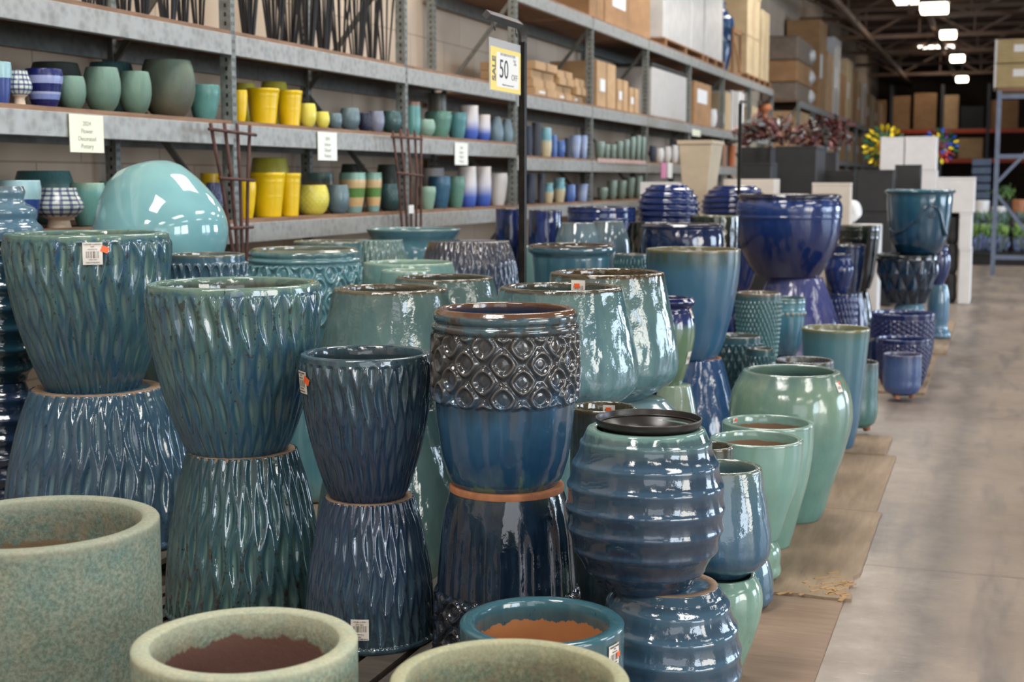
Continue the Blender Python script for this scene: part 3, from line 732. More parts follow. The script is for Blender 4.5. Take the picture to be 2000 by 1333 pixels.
# ------------------------------------------------------------------ storage racks
M_GALV = galvanized('galvanized_steel', rgb(166, 166, 162), rgb(138, 139, 137))
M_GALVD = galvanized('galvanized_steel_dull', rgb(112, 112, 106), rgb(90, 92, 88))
M_BOARD = wood('shelf_board', rgb(120, 88, 66), rgb(156, 122, 98), sc=(8, 1, 8))
def post_mat():
    m, nt, b = newmat('perforated_post_steel')
    tc = N(nt, 'ShaderNodeTexCoord'); sp = N(nt, 'ShaderNodeSeparateXYZ'); L(nt, tc.outputs['Object'], sp.inputs[0])
    fz = mathn(nt, 'ABSOLUTE', mathn(nt, 'SUBTRACT', mathn(nt, 'FRACT', mathn(nt, 'MULTIPLY', sp.outputs[2], 20.0)), 0.5))
    fy = mathn(nt, 'ABSOLUTE', mathn(nt, 'SUBTRACT', mathn(nt, 'ABSOLUTE', sp.outputs[1]), 0.010))
    hole = mathn(nt, 'MULTIPLY', mathn(nt, 'LESS_THAN', fz, 0.20), mathn(nt, 'LESS_THAN', fy, 0.0045))
    fx = mathn(nt, 'ABSOLUTE', mathn(nt, 'ADD', sp.outputs[0], 0.035))
    hole2 = mathn(nt, 'MULTIPLY', mathn(nt, 'LESS_THAN', fz, 0.22), mathn(nt, 'LESS_THAN', fx, 0.007))
    ge = N(nt, 'ShaderNodeNewGeometry'); s2 = N(nt, 'ShaderNodeSeparateXYZ'); L(nt, ge.outputs['Normal'], s2.inputs[0])
    isx = mathn(nt, 'GREATER_THAN', mathn(nt, 'ABSOLUTE', s2.outputs[0]), 0.5)
    h = mathn(nt, 'ADD', mathn(nt, 'MULTIPLY', hole, isx), mathn(nt, 'MULTIPLY', hole2, mathn(nt, 'SUBTRACT', 1.0, isx)), True)
    c = ramp(nt, noise(nt, 25, 5, 0.65), [(0.35, rgb(108, 112, 108)), (0.7, rgb(142, 146, 142))])
    L(nt, mixc(nt, h, c, rgb(30, 28, 26)), b.inputs['Base Color'])
    b.inputs['Metallic'].default_value = 0.3; b.inputs['Roughness'].default_value = 0.5
    return m
M_POST = post_mat()
_pm = {}
def post(h, parent, x, y, wy=0.046, dx=0.075):
    k = round(h, 2)
    if k not in _pm:
        m = MB().box(-dx, 0, -wy/2, wy/2, 0, h)
        o = m.build('post', M_POST, None); _pm[k] = o.data; C.objects.unlink(o); bpy.data.objects.remove(o)
    o = bpy.data.objects.new('post', _pm[k]); put(o, parent); o.location = Vector((x, y, 0))-parent.location
    return o
def rack(name, label, X, depth, ys, levels, hpost, mats=(M_GALV, M_BOARD), bh=0.115, group=None):
    e = empty(name, (X-depth/2, (ys[0]+ys[-1])/2, 0), label, 'storage rack', group)
    for y in ys:
        post(hpost, e, X, y); post(hpost, e, X-depth+0.075, y)
        mb = MB(); z = 0.25; s = 0
        while z+1.0 < hpost:
            a, b_ = (X-0.04, X-depth+0.04) if s else (X-depth+0.04, X-0.04)
            mb.bar((a, y, z), (b_, y, z+0.95), 0.022, 0.035); z += 0.95; s = 1-s
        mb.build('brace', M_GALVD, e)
    for i, lv in enumerate(levels):
        a, b_ = ys[i]+0.023, ys[i+1]-0.023
        for z in lv:
            MB().box(X-0.045, X+0.004, a, b_, z-0.022-bh, z-0.022).build('beam', mats[0], e, bevel=0.004)
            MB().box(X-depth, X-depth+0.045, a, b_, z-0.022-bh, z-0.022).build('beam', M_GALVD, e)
            MB().box(X-depth+0.01, X-0.004, a, b_, z-0.022, z).build('shelf_board', mats[1], e)
    return e
YP = [-0.4, 2.1, 4.55, 6.97, 9.40, 11.86, 14.33, 16.80, 19.30, 21.80, 24.30, 26.80]
Z_LOW, Z_MID, Z_TOP, Z_A, Z_B, Z_C = 1.275, 1.835, 2.335, 1.725, 2.295, 3.22
XR = -4.10
near = [Z_LOW, Z_MID, Z_TOP]; far_ = [Z_LOW, Z_A, Z_B, Z_C]
rack('storage_rack', 'long galvanized storage rack against the left wall, glazed pots on its lower shelves', XR, 0.86, YP,
     [near]*5+[far_]*6, 3.19)
rack('storage_rack', 'farther storage rack at the left wall, tall cartons on its top level', XR, 0.90, [30.6, 33.2, 35.8, 38.4, 41.0, 43.6, 46.2, 48.8, 51.4, 54.0],
     [[1.2, 2.05, 3.22]]*9, 3.19, bh=0.13)

# ------------------------------------------------------------------ plywood and pallets
M_PLY = wood('worn_plywood', rgb(132, 112, 92), rgb(164, 142, 118), sc=(7, 1, 1), scale=3)
M_PLY2 = wood('worn_plywood_warm', rgb(132, 110, 92), rgb(156, 132, 112), sc=(1, 7, 1), scale=3)
M_PAL = wood('dark_pallet_wood', rgb(52, 46, 42), rgb(76, 68, 60), sc=(1, 9, 9))
M_SPL = wood('torn_plywood_core', rgb(150, 116, 76), rgb(186, 150, 104), sc=(1, 9, 1))
def sheet(label, x0, x1, y0, y1, mat, z=0.0, ragged=False, group=None, z1=None):
    mb = MB(); z1 = z1 or z+0.012
    if not ragged:
        mb.box(x0, x1, y0, y1, z, z1)
        return thing(mb, 'plywood_sheet', mat, label, 'plywood', group)
    rnd = random.Random(3); n = 14; pts = []
    for i in range(n+1):
        t = i/n; pts.append((x0+(x1-x0)*t, y0+(rnd.uniform(0, .05) if t > .72 else rnd.uniform(0, .006))))
    pts += [(x1-rnd.uniform(0, .03 if k_ < 6 else .004), y0+0.03+(y1-y0)*k_/24) for k_ in range(1, 24)]
    pts += [(x1, y1), (x0, y1)]
    n = len(pts); mb.v = [(a, b, z) for a, b in pts]+[(a, b, z1) for a, b in pts]
    mb.f = [tuple(range(n))[::-1], tuple(range(n, 2*n))]+[(i, (i+1) % n, n+(i+1) % n, n+i) for i in range(n)]
    e = empty('plywood_sheet', ((x0+x1)/2, (y0+y1)/2, 0), label, 'plywood', group)
    mb.build('board', mat, e)
    for i in range(26):
        t = rnd.random(); cx = x1-0.02-rnd.random()*0.26*(1-t*.8); cy = y0+0.02+rnd.random()*0.42*t
        o = MB().obox((cx, cy, z1+0.001), rnd.uniform(.02, .07), rnd.uniform(.006, .016), 0.003, rnd.uniform(.6, 1.4)).build('splinter', M_SPL, e)
        tag(o, 'pale torn wood splinter')
    return e
a_ = on_z(1660, 1178, 0.012); b_ = on_z(1710, 1000, 0.012); c_ = on_z(1753, 905, 0.012); d_ = on_z(1642, 1186, 0.01)
sheet('nearest plywood sheet on the floor under the front pots, reddish brown', -1.75, d_.x, 2.55, a_.y+0.012, M_PLY2, 0, z1=0.010)
sheet('second plywood sheet on the floor with a torn splintered corner', -1.75, a_.x, a_.y+0.015, b_.y, M_PLY, ragged=True)
sheet('third plywood sheet on the floor beside the big celadon jar', -1.75, b_.x, b_.y+0.004, b_.y+1.35, M_PLY)
def flat_mat(label, pa, pb, wx, z1=0.02):
    A, B = on_z(*pa, z1), on_z(*pb, z1)
    return sheet(label, A.x-wx, A.x, A.y, B.y, M_PLY, z1=z1)
flat_mat('small plywood offcut under the slim teal pot', (1728, 888), (1733, 852), 0.62)
flat_mat('grey plywood mat under the small blue bowl pot', (1806, 768), (1836, 694), 0.72, 0.02)
flat_mat('weathered board by the aisle under the pale blue bell pot', (1848, 690), (1868, 628), 0.9, 0.02)

def pallet(label, cx, cy, sx, sy, h=0.12, rz=0):
    e = empty('wooden_pallet', (cx, cy, 0.0125), label, 'pallet', None, (0, 0, rz))
    R = Matrix.Rotation(rz, 4, 'Z')
    def bx(nm, x0, x1, y0, y1, z0, z1):
        mb = MB().box(x0, x1, y0, y1, z0, z1); mb.v = [tuple(Vector((cx, cy, 0))+R @ Vector(v)) for v in mb.v]
        mb.build(nm, M_PAL, e)
    for y in (-sy/2+.05, 0, sy/2-.05): bx('stringer', -sx/2, sx/2, y-.045, y+.045, 0.0125, h-.02)
    n = 9; w = sx/n
    for i in range(n): bx('deck_board', -sx/2+i*w+.012, -sx/2+(i+1)*w-.012, -sy/2, sy/2, h-.02, h)
    return e
Z_PAL = 0.12
# ------------------------------------------------------------------ pots standing on the floor display
ZF = 0.012
def topz(cx, yr, D): return CAM_H - D*slope(cx, yr)
def fp(name, label, cx, yr, w, D, mat, prof, z0=ZF, cat='planter', group=None, wy=None, **k):
    P = on_d(cx, yr, D); zt = P.z
    R = rad(cx, w, on_d(cx, wy or (yr+20), D))
    pot(name, label, cat, (P.x, P.y, z0), R, zt-z0, prof, mat, group=group, **k)
    return zt
def pot_part(root, mb, name, mat, smooth=False):
    """link world-space shapes as a part of an already placed pot"""
    me = bpy.data.meshes.new(name); Mi = (Matrix.Translation(root.location) @ root.rotation_euler.to_matrix().to_4x4()).inverted()
    me.from_pydata([tuple(Mi @ Vector(v)) for v in mb.v], [], mb.f); me.update(); me.materials.append(mat)
    if smooth: me.polygons.foreach_set('use_smooth', [True]*len(me.polygons))
    return put(bpy.data.objects.new(name, me), root)
def supports(cx, yr, D, z, R, mat, label, n=1, prof=P_TUB, z0=ZF):
    P = on_d(cx, yr, D); h = (z-z0)/n
    for i in range(n):
        pot('glazed_planter', label+(' (lower one)' if i == 0 and n > 1 else ''), 'planter', (P.x, P.y, z0+i*h), R, h, prof, mat, inv=(i % 2 == 0), q='lo', group='planters under other planters')

SC36 = pat_scallop(30, 3.6, .5, 1)
# --- first pair at the left
D1 = stackD(171, 459, 757, Z_PAL)
z = topz(171, 757, D1)
fp('carved_planter', 'large blue-teal carved planter upside down under the green one at far left', 190, 757, 372, D1, G['blue_carved'], P_TUBI, Z_PAL, inv=True, q='hi', pat=pat_scallop(30, 3.5, -.5, 5), amp=.020, basem=UNGL, wy=950, bumps='thin')
fp('carved_planter', 'large green carved planter with a barcode label, upright in the leftmost front pair', 171, 457, 324, D1, G['teal_green'], P_TUB, z, q='hi', pat=SC36, amp=.021, thick=.11, wy=500)
# --- second pair
D2 = stackD(457, 553, 876, Z_PAL)
z = topz(457, 878, D2)
fp('carved_planter', 'teal carved planter upside down, brown edged, beneath the second planter from the left', 473, 878, 304, D2, G['teal_dark'], P_TUBI, Z_PAL, inv=True, q='hi', pat=pat_scallop(31, 3.7, -.5, 2), amp=.018, basem=UNGL, wy=1080, bumps='thin')
fp('carved_planter', 'large teal carved planter, upright, second from left in the front row, no label', 457, 555, 340, D2, G['teal_green'], P_TUB, z, q='hi', pat=pat_scallop(32, 3.8, .6, 3), amp=.019, thick=.12, wy=600)
# --- third pair
D3 = stackD(715, 690, 968, Z_PAL)
z = topz(715, 969, D3)
fp('carved_planter', 'slate blue carved planter upside down with a barcode label near its lower edge', 721, 969, 249, D3, G['slate_blue'], P_TUBI, Z_PAL, inv=True, q='hi', pat=pat_scallop(32, 3.9, -.4, 4), amp=.012, basem=UNGL, wy=1150, bumps='thin')
fp('carved_planter', 'dark blue-green carved planter with an orange price sticker left of the relief urn', 715, 691, 256, D3, G['slate_blue'], P_TUB, z, q='hi', pat=pat_scallop(32, 3.9, .6, 6), amp=.013, thick=.13, wy=740)
# --- relief urn pair
D4 = stackD(987, 603, 943, Z_PAL)
z = topz(987, 944, D4)
fp('relief_planter', 'dark navy planter with streaks and lattice relief, upside down under the relief urn', 990, 944, 286, D4, G['relief_dark'], P_TUB2I, Z_PAL, inv=True, q='hi', pat=pat_ogee(13, .17, .60, .93, flute=26), amp=.012, basem=TERRA, wy=1150, bumps='thin')
fp('relief_planter', 'tall blue urn planter with a bronze lattice relief band, front row centre', 987, 604, 288, D4, G['relief_urn'], P_TUB2, z, q='hi', pat=pat_ogee(12, .19, .48, .83), amp=.014, thick=.11, bumps='collar', wy=640)
# --- ribbed pair
D5 = stackD(1262, 840, 1140, ZF)
z = topz(1262, 1140, D5)
fp('ribbed_planter', 'blue ribbed barrel planter upside down on the floor, clay base showing, under its twin', 1305, 1140, 288, D5, G['ribbed_low'], P_BARRELI, ZF, inv=True, q='hi', pat=pat_rings(6), amp=.006, basem=UNGL, wy=1260)
fp('ribbed_planter', 'blue ribbed barrel planter, upright, holding a black plastic nursery pot', 1262, 838, 308, D5, G['ribbed_blue'], P_BARREL, z, q='hi', pat=pat_rings(6.5), amp=.006, thick=.13, wy=1000)
UP5 = on_d(1262, 838, D5)
# --- blue pot with clay inside, weathered pots in front
fp('glazed_planter', 'round blue rimmed planter with glaze drips over bare orange clay inside, low in front', 1058, 1216, 321, 3.2, G['drip_rim'], P_CYL, ZF, q='hi', thick=.18, wy=1230)
fp('weathered_planter', 'tall weathered green stone-look planter at the lower left corner', 72, 1024, 490, 3.1, G['stone_big'], P_CYL, ZF, q='hi', thick=.15, wy=1030, depth=.6)
fp('weathered_planter', 'weathered pale green planter with reddish brown inside, at the bottom left of the front', 480, 1256, 442, 2.6, G['stone_pale'], P_CYL, ZF, q='hi', thick=.17, wy=1260)
fp('weathered_planter', 'weathered cream-green planter at the bottom edge before the blue rimmed one', 995, 1328, 468, 2.45, G['stone_yellow'], P_CYL, ZF, q='hi', thick=.13, wy=1330)

# --- left edge stack of dark ribbed pots
z1 = topz(5, 745, 5.78)
fp('ribbed_planter', 'dark navy ribbed planter upside down at the very left edge, bottom of its stack', 2, 745, 166, 5.78, G['navy_ring'], P_BARREL, ZF, inv=True, q='mid', pat=pat_rings(7), amp=.016, wy=850)
z2 = topz(5, 468, 5.78)
fp('ribbed_planter', 'dark teal ribbed planter standing upright at the left edge, half hidden', -2, 468, 152, 5.78, G['dark_teal_ring'], P_BARREL, z1, q='mid', pat=pat_rings(6), amp=.016, wy=600)
fp('faceted_planter', 'light blue stepped planter upside down on top of the left edge stack', -6, 364, 172, 5.78, G['faceted'], [(0, .60), (.08, .64), (.34, .70), (.38, .80), (.7, .92), (.74, .98), (1, 1.0)], z2, inv=True, q='mid', wy=420)

# --- right hand column beside the aisle
Db = 4.05
z = topz(1402, 1122, Db)
fp('glazed_jar', 'pale green glazed jar on the floor beneath the glossy blue pot beside the ribbed barrels', 1402, 1122, 176, Db, G['green_jar'], P_JAR, ZF, q='mid', wy=1180)
fp('glazed_planter', 'glossy blue pear-shaped planter right of the ribbed barrel, on a pale green jar', 1412, 913, 192, Db, G['blue_gloss'], P_TEAR, z, q='mid', thick=.14, wy=1050)
z = topz(1420, 1066, 4.75)
fp('glazed_jar', 'blue-grey glazed jar on the floor behind the pale green jar', 1437, 1066, 150, 4.75, G['blue_gloss'], [(0, .8), (.08, .95), (.3, 1), (.7, .9), (1, .7)], ZF, q='mid')
fp('glazed_planter', 'small dark rimmed planter peeking out between the ribbed barrel and the celadon planters', 1384, 872, 98, 4.75, G['dark_rim_small'], P_CYL, z, q='mid', thick=.2)
z = topz(1470, 1050, 5.08)
fp('glazed_jar', 'slim celadon jar on the floor carrying a celadon planter', 1456, 1050, 138, 5.08, G['green_jar'], [(0, .82), (.1, .97), (.4, 1), (.8, .97), (1, .8)], ZF, q='mid')
fp('glazed_planter', 'nearer of the two light celadon planters with bare clay inside', 1478, 858, 181, 5.08, G['celadon'], P_VASE, z, q='mid', thick=.13, wy=890)
fp('glazed_planter', 'farther light celadon planter with an orange sticker inside its rim', 1500, 826, 181, 5.55, G['celadon'], P_VASE, ZF, q='mid', thick=.13, wy=860)
fp('glazed_planter', 'big round celadon jar planter with a white price tag, on the plywood by the aisle', 1546, 726, 243, 6.02, G['celadon_big'], [(0, .52), (.02, .545), (.2, .68), (.5, .90), (.72, 1.0), (.88, .94), (1, .795)], ZF, q='mid', thick=.12, wy=800)
CELA = on_d(1546, 726, 6.02)
fp('cone_planter', 'tall tapered blue planter with a gold rim behind the big celadon jar', 1632, 641, 134, 7.62, G['cone_blue'], [(0, .56), (.02, .60), (.08, .66), (.5, .85), (1, 1)], ZF, q='mid', thick=.08)
z_e = 0.04
fp('footed_planter', 'slim teal planter on small clay feet beyond the tapered blue planter', 1668, 707, 96, 8.1, G['teal_slim'], [(0, .7), (.06, .9), (.12, .96), (.5, 1), (1, 1)], 0.05, q='mid', thick=.1)
Pe = on_d(1668, 707, 8.1)
TS = POT['slim teal planter on small clay feet beyond the tapered blue planter'][0]
for i in range(3):
    a = 0.6+i*2.094
    pot_part(TS, MB().tube([(Pe.x+.10*math.cos(a), Pe.y+.10*math.sin(a), 0.02), (Pe.x+.09*math.cos(a), Pe.y+.09*math.sin(a), 0.05)], [.022, .026], 12), 'foot', TERRA)
fp('glazed_planter', 'low teal planter with a dark rim, just showing over the big celadon jar', 1572, 704, 114, 7.0, G['teal_slim'], P_CYL, ZF, q='mid', thick=.12)

# --- tall blue vase pair
D6 = stackD(1354, 486, 697, ZF)
z = topz(1362, 699, D6)
fp('glazed_planter', 'deep blue planter upside down below the tall blue vase planter', 1364, 699, 176, D6, G['deep_blue'], P_VASE, ZF, inv=True, q='mid', wy=830, basem=TERRA)
fp('vase_planter', 'tall smooth blue vase planter with an olive rim standing on an upturned pot', 1354, 487, 186, D6, G['tall_blue'], [(0, .52), (.02, .55), (.3, .77), (.6, .92), (.85, .99), (1, 1)], z, q='mid', thick=.07)
# --- green jar with blue rim
z = topz(1314, 751, 6.3)
fp('glazed_jar', 'pale green floral glazed jar upside down under the blue rimmed green jar', 1318, 751, 112, 6.3, G['floral'], [(0, .55), (.3, .82), (.7, .98), (1, 1)], ZF, inv=True, q='mid', wy=850)
fp('glazed_jar', 'green jar with a cobalt blue rim and price labels, behind the glossy mint planters', 1308, 583, 104, 6.3, G['two_tone'], [(0, .50), (.04, .54), (.3, .80), (.55, .96), (.72, .96), (.84, .86), (.90, .80), (.93, .92), (.97, .98), (1, .90)], z, q='mid', thick=.2, wy=690)
GJ = 'green jar with a cobalt blue rim and price labels, behind the glossy mint planters'

# --- glossy mint pots behind the front row
z = topz(762, 790, 5.25); supports(762, 790, 5.25, z, .30, G['grey_teal'], 'grey-teal planter hidden upside down under the glossy grey-teal one')
fp('glossy_planter', 'glossy grey-teal planter with bright reflections behind the dark carved planter', 762, 565, 282, 5.25, G['grey_teal'], P_TEAR, z, q='mid', thick=.13, wy=720)
z = topz(1093, 800, 4.95); supports(1093, 800, 4.95, z, .27, G['mint_gloss'], 'mint planter hidden upside down behind the relief urn')
fp('glossy_planter', 'glossy mint planter with a price label inside its rim, directly behind the relief urn', 1096, 563, 304, 4.95, G['mint_gloss'], P_TEAR, z, q='mid', thick=.14, wy=740)
MG = 'glossy mint planter with a price label inside its rim, directly behind the relief urn'
z = topz(1190, 778, 5.5)
fp('glossy_planter', 'pale blue upturned planter carrying the brown rimmed mint planter', 1228, 778, 230, 5.5, G['light_shoulder'], [(0, .6), (.1, .85), (.35, 1), (1, 1)], ZF, inv=True, q='mid', wy=860)
fp('glossy_planter', 'glossy mint planter with a dark brown rim, behind and right of the other mint planter', 1186, 534, 280, 5.5, G['mint_gloss2'], P_TEAR, z, q='mid', thick=.12, wy=720)
fp('glazed_planter', 'small dark speckled planter with a price label inside, left of the black nursery pot', 1180, 796, 132, 4.35, G['dark_rim_small'], P_CYL, Z_PAL, q='mid', thick=.16)
SD = 'small dark speckled planter with a price label inside, left of the black nursery pot'
z = topz(868, 700, 6.15); supports(868, 700, 6.15, z, .20, G['grey_teal'], 'grey-teal planter hidden upside down in the middle of the display')
fp('glossy_planter', 'brown rimmed grey-teal planter with white reflections, behind the grey-teal one', 868, 543, 238, 6.15, G['grey_teal'], P_TEAR, z, q='mid', thick=.1, wy=640)

# --- second and third rows behind
def up(name, label, cx, yr, w, D, mat, prof, hh, n=1, smat=None, **k):
    """upright or upturned pot of height hh standing on n hidden upturned pots"""
    zt = topz(cx, yr, D); z0 = zt-hh
    if z0 < 0.08: z0 = ZF
    else:
        P = on_d(cx, yr, D); R = rad(cx, w, P)
        supports(cx, yr, D, z0, R*0.82, smat or mat, 'upturned planter under the '+label.split(',')[0][:46], n)
    return fp(name, label, cx, yr, w, D, mat, prof, z0, **k)
up('relief_planter', 'aqua planter with carved lattice band, behind the second carved planter', 594, 487, 222, 6.5, G['aqua_relief'], P_TUB2, .5, q='hi', pat=pat_ogee(15, .26, .3, .80), amp=.018, bumps='collar', thick=.1)
up('relief_planter', 'blue planter with carved oval loops around the rim, left of the aqua lattice planter', 404, 497, 158, 5.75, G['blue_petal'], P_LOW, .45, q='hi', pat=pat_loops(26, .72, .93), amp=.014, thick=.11)
up('glazed_planter', 'dark glazed planter rim seen behind the aqua lattice planter', 640, 472, 132, 7.7, G['aqua_relief'], P_CYL, .45, thick=.12)
up('glazed_planter', 'sage carved planter upside down behind the mint bowls', 735, 469, 146, 8.05, G['sage_carved'], P_TUBI, .5, q='hi', inv=True, pat=pat_scallop(34, 5, .5, 8), amp=.014, wy=500)
up('glazed_bowl', 'wide shallow mint bowl planter, rim showing behind the grey-teal planters', 798, 513, 186, 6.98, G['mint_rim'], P_BOWL, .4, thick=.07, n=1)
up('glazed_bowl', 'aqua shallow bowl planter touching the wide mint bowl', 793, 528, 104, 6.5, G['mint_rim'], P_BOWL, .4, thick=.09)
up('glazed_bowl', 'smaller mint bowl planter beside the aqua lattice planter', 716, 524, 56, 7.35, G['mint_rim'], P_BOWL, .4, thick=.12)
up('glazed_planter', 'wide aqua planter with a flared rim and a row of stamped dots, near the shelf', 808, 448, 191, 8.6, G['aqua_rim'], [(0, .6), (.3, .85), (.6, .93), (.88, .90), (.93, .95), (1, 1)], .5, q='hi', pat=pat_dots(30, .60, .035), amp=.02, thick=.09)
up('carved_planter', 'brown and blue carved planter upside down beside the black sign stand', 916, 471, 196, 7.6, G['brown_blue'], [(0, .78), (.03, .80), (.2, .90), (.5, .98), (1, 1.0)], .48, q='hi', inv=True, pat=pat_scallop(40, 6, .3, 7), amp=.014, wy=540)
up('glazed_planter', 'blue planter with a brown rolled rim, right of the sign stand', 1116, 479, 168, 7.0, G['blue_rolled'], [(0, .62), (.3, .78), (.7, .88), (.86, .91), (.88, .91)]+[(.90, .94), (1, .97)], .45, bumps='roll', thick=.1)
up('glazed_planter', 'aqua planter barely showing between the sign stand and the rolled rim planter', 1045, 482, 60, 8.2, G['mint_rim'], P_CYL, .4, thick=.12)
up('studded_planter', 'small dark teal hobnail planter left of the tall blue vase planter', 1234, 497, 70, 7.7, G['stud_teal'], P_CYL, .35, q='mid', pat=pat_hob(30, 8), amp=.01, thick=.1)
up('cylinder_planter', 'cobalt cylinder planter with dark drips, left of the sign stand', 996, 408, 56, 8.9, G['cobalt_drip'], P_TALL[:1]+[(0.02, .86), (1, 1)] if 0 else [(0, .84), (.02, .86), (1, 1)], .40, n=2, thick=.08)
up('cylinder_planter', 'cobalt cylinder planter with dark drips, right of the sign stand', 1065, 411, 64, 8.6, G['cobalt_drip'], [(0, .84), (.02, .86), (1, 1)], .40, n=2, thick=.08)
up('glazed_planter', 'grey-blue upturned planter right of the cobalt cylinder', 1128, 435, 96, 8.4, G['grey_shoulder'], [(0, .66), (.2, .86), (.5, 1), (1, 1)], .4, n=2, inv=True, wy=470)
up('glazed_planter', 'second grey-blue upturned planter, shoulder catching the light', 1188, 432, 88, 8.9, G['grey_shoulder'], [(0, .66), (.2, .86), (.5, 1), (1, 1)], .4, n=2, inv=True, wy=470)
up('glazed_planter', 'wide cobalt planter with a straight banded rim near the rack', 1175, 405, 133, 10.1, G['cobalt_plain'], P_LOW, .42, n=2, bumps='band', thick=.08)
up('ribbed_planter', 'cobalt ribbed planter upside down, left one of two before the rack', 1306, 361, 121, 10.2, G['cobalt_plain'], P_BARREL, .36, n=2, inv=True, pat=pat_rings(7), amp=.02, wy=420)
up('ribbed_planter', 'cobalt ribbed planter upside down, right one of two, beside the thin pole', 1436, 363, 134, 12.0, G['cobalt_plain'], P_BARREL, .36, n=2, inv=True, pat=pat_rings(7), amp=.02, wy=420)
up('glazed_planter', 'dark blue planter with a rolled rim behind the tall blue vase planter', 1333, 438, 160, 8.6, G['navy'], P_BOWL, .42, n=1, bumps='big', thick=.09)
up('glazed_planter', 'dark teal upturned planter left of the dark blue rolled rim planter', 1266, 434, 108, 9.45, G['black_green'], [(0, .66), (.2, .80), (.6, 1), (1, 1)], .42, n=2, inv=True, wy=480)
up('glazed_planter', 'black rimmed planter between the ribbed cobalt planters and the huge cobalt urn', 1396, 422, 96, 9.7, G['black_green'], P_CYL, .42, n=2, thick=.09)

# --- huge cobalt urn pair
Dc = 10.9
z = topz(1555, 540, Dc)
fp('glazed_planter', 'lavender streaked cobalt planter upside down beneath the huge cobalt urn', 1553, 542, 205, Dc, G['cobalt_streak'], P_VASE, ZF, inv=True, q='mid', wy=640, bumps=None)
fp('urn_planter', 'huge cobalt blue urn planter with a dark rim and raised belt', 1541, 381, 206, Dc, G['cobalt'], [(0, .60), (.02, .62), (.2, .80), (.45, .95), (.7, 1.0), (.92, .98), (.95, .95), (1, .965)], z, q='mid', bumps='beltb', thick=.08, wy=440)
# --- teal patterned pots in the middle right
fp('hobnail_planter', 'tall teal hobnail vase planter right of the tall blue vase planter', 1482, 572, 91, 8.35, G['hob_teal'], [(0, .58), (.02, .6), (.5, .82), (.85, .98), (1, 1)], ZF, q='hi', pat=pat_hob(34, 30), amp=.011, thick=.08)
z = topz(1535, 692, 9.3); supports(1531, 692, 9.3, z, .14, G['cobalt_plain'], 'cobalt planter upside down under the teal planter with amber dots')
fp('glazed_planter', 'teal planter with a row of amber dots below its rim', 1531, 582, 90, 9.3, G['band_teal'], [(0, .62), (.05, .7), (.3, .88), (.7, .97), (1, 1)], z, q='mid', pat=pat_dots(24, .74, .035), amp=.01, bumps='band', thick=.1)
fp('studded_planter', 'teal planter with pyramid studs in front of the hobnail vase', 1440, 656, 96, 7.95, G['stud_teal'], P_CYL, ZF, q='hi', pat=pat_diamond(22, 14), amp=.02, thick=.1)
fp('studded_planter', 'smaller teal pyramid studded planter next to the larger studded one', 1486, 681, 54, 7.62, G['stud_teal'], P_CYL, ZF, q='hi', pat=pat_diamond(20, 12), amp=.014, thick=.12)

# --- dark group right of the huge urn
up('glazed_planter', 'black green planter with an olive rim right of the huge cobalt urn', 1678, 441, 82, 13.2, G['black_green'], P_BUCK, .60, n=1, bumps='band', thick=.08, smat=G['black_green'])
up('glazed_planter', 'dark blue planter behind the small cobalt jar, right of the huge urn', 1650, 478, 82, 12.4, G['navy'], P_BUCK, .55, n=1, bumps='thin', thick=.08, smat=G['cobalt_streak'])
z = topz(1650, 640, 11.7) if 0 else 0.36
fp('glazed_jar', 'small cobalt jar with a narrow neck, standing right of the huge cobalt urn', 1640, 497, 58, 11.75, G['cobalt_plain'], [(0, .5), (.05, .55), (.4, .9), (.65, 1), (.82, .84), (.88, .78), (1, .86)], topz(1643, 574, 11.75)+.002, q='mid', thick=.12, wy=530)
fp('glazed_jar', 'cobalt patterned planter below the small cobalt jar', 1643, 574, 64, 11.75, G['cobalt_plain'], P_CYL, ZF, q='mid', thick=.5, pat=pat_hob(26, 9, .55, .93), amp=.012)
fp('glazed_planter', 'streaked blue planter upside down between the cobalt jar and the teal diamond planter', 1668, 572, 58, 12.9, G['cobalt_streak'], P_VASE, ZF, inv=True, q='mid', wy=640)
# --- bucket tower
Dk = 12.35
zA = topz(1772, 592, Dk); zB = topz(1776, 495, Dk)
fp('glazed_planter', 'pale teal upturned planter at the foot of the bucket planter tower', 1776, 592, 96, Dk, G['sky_bell'], P_VASE, ZF, inv=True, q='mid')
fp('diamond_planter', 'dark teal planter with faceted diamonds beneath the bucket planter', 1773, 497, 122, Dk, G['diamond_teal'], P_TUB, zA, q='hi', pat=pat_diamond(12, 3.2, 0, .9), amp=.03, bumps='thin', thick=.08, wy=520)
fp('bucket_planter', 'large teal bucket planter with moulded swag handle and rosette, beside the aisle', 1797, 371, 134, Dk, G['bucket'], [(0, .60), (.03, .64), (.15, .78), (.45, .90), (.8, .955), (.93, .965), (1, .99)], zB, q='mid', bumps='big', thick=.08, wy=400, rz=0.0)
BK = 'large teal bucket planter with moulded swag handle and rosette, beside the aisle'
z = topz(1836, 556, 13.0)
fp('bell_planter', 'pale blue bell-shaped planter upside down at the aisle edge', 1834, 556, 46, 13.0, G['sky_bell'], P_BELL, 0.03, inv=False if 0 else True, q='mid', wy=660)
fp('glazed_jar', 'cobalt jar standing on the pale blue bell planter beside the diamond planter', 1834, 478, 48, 13.0, G['cobalt_plain'], P_URN, z, q='mid', thick=.12)
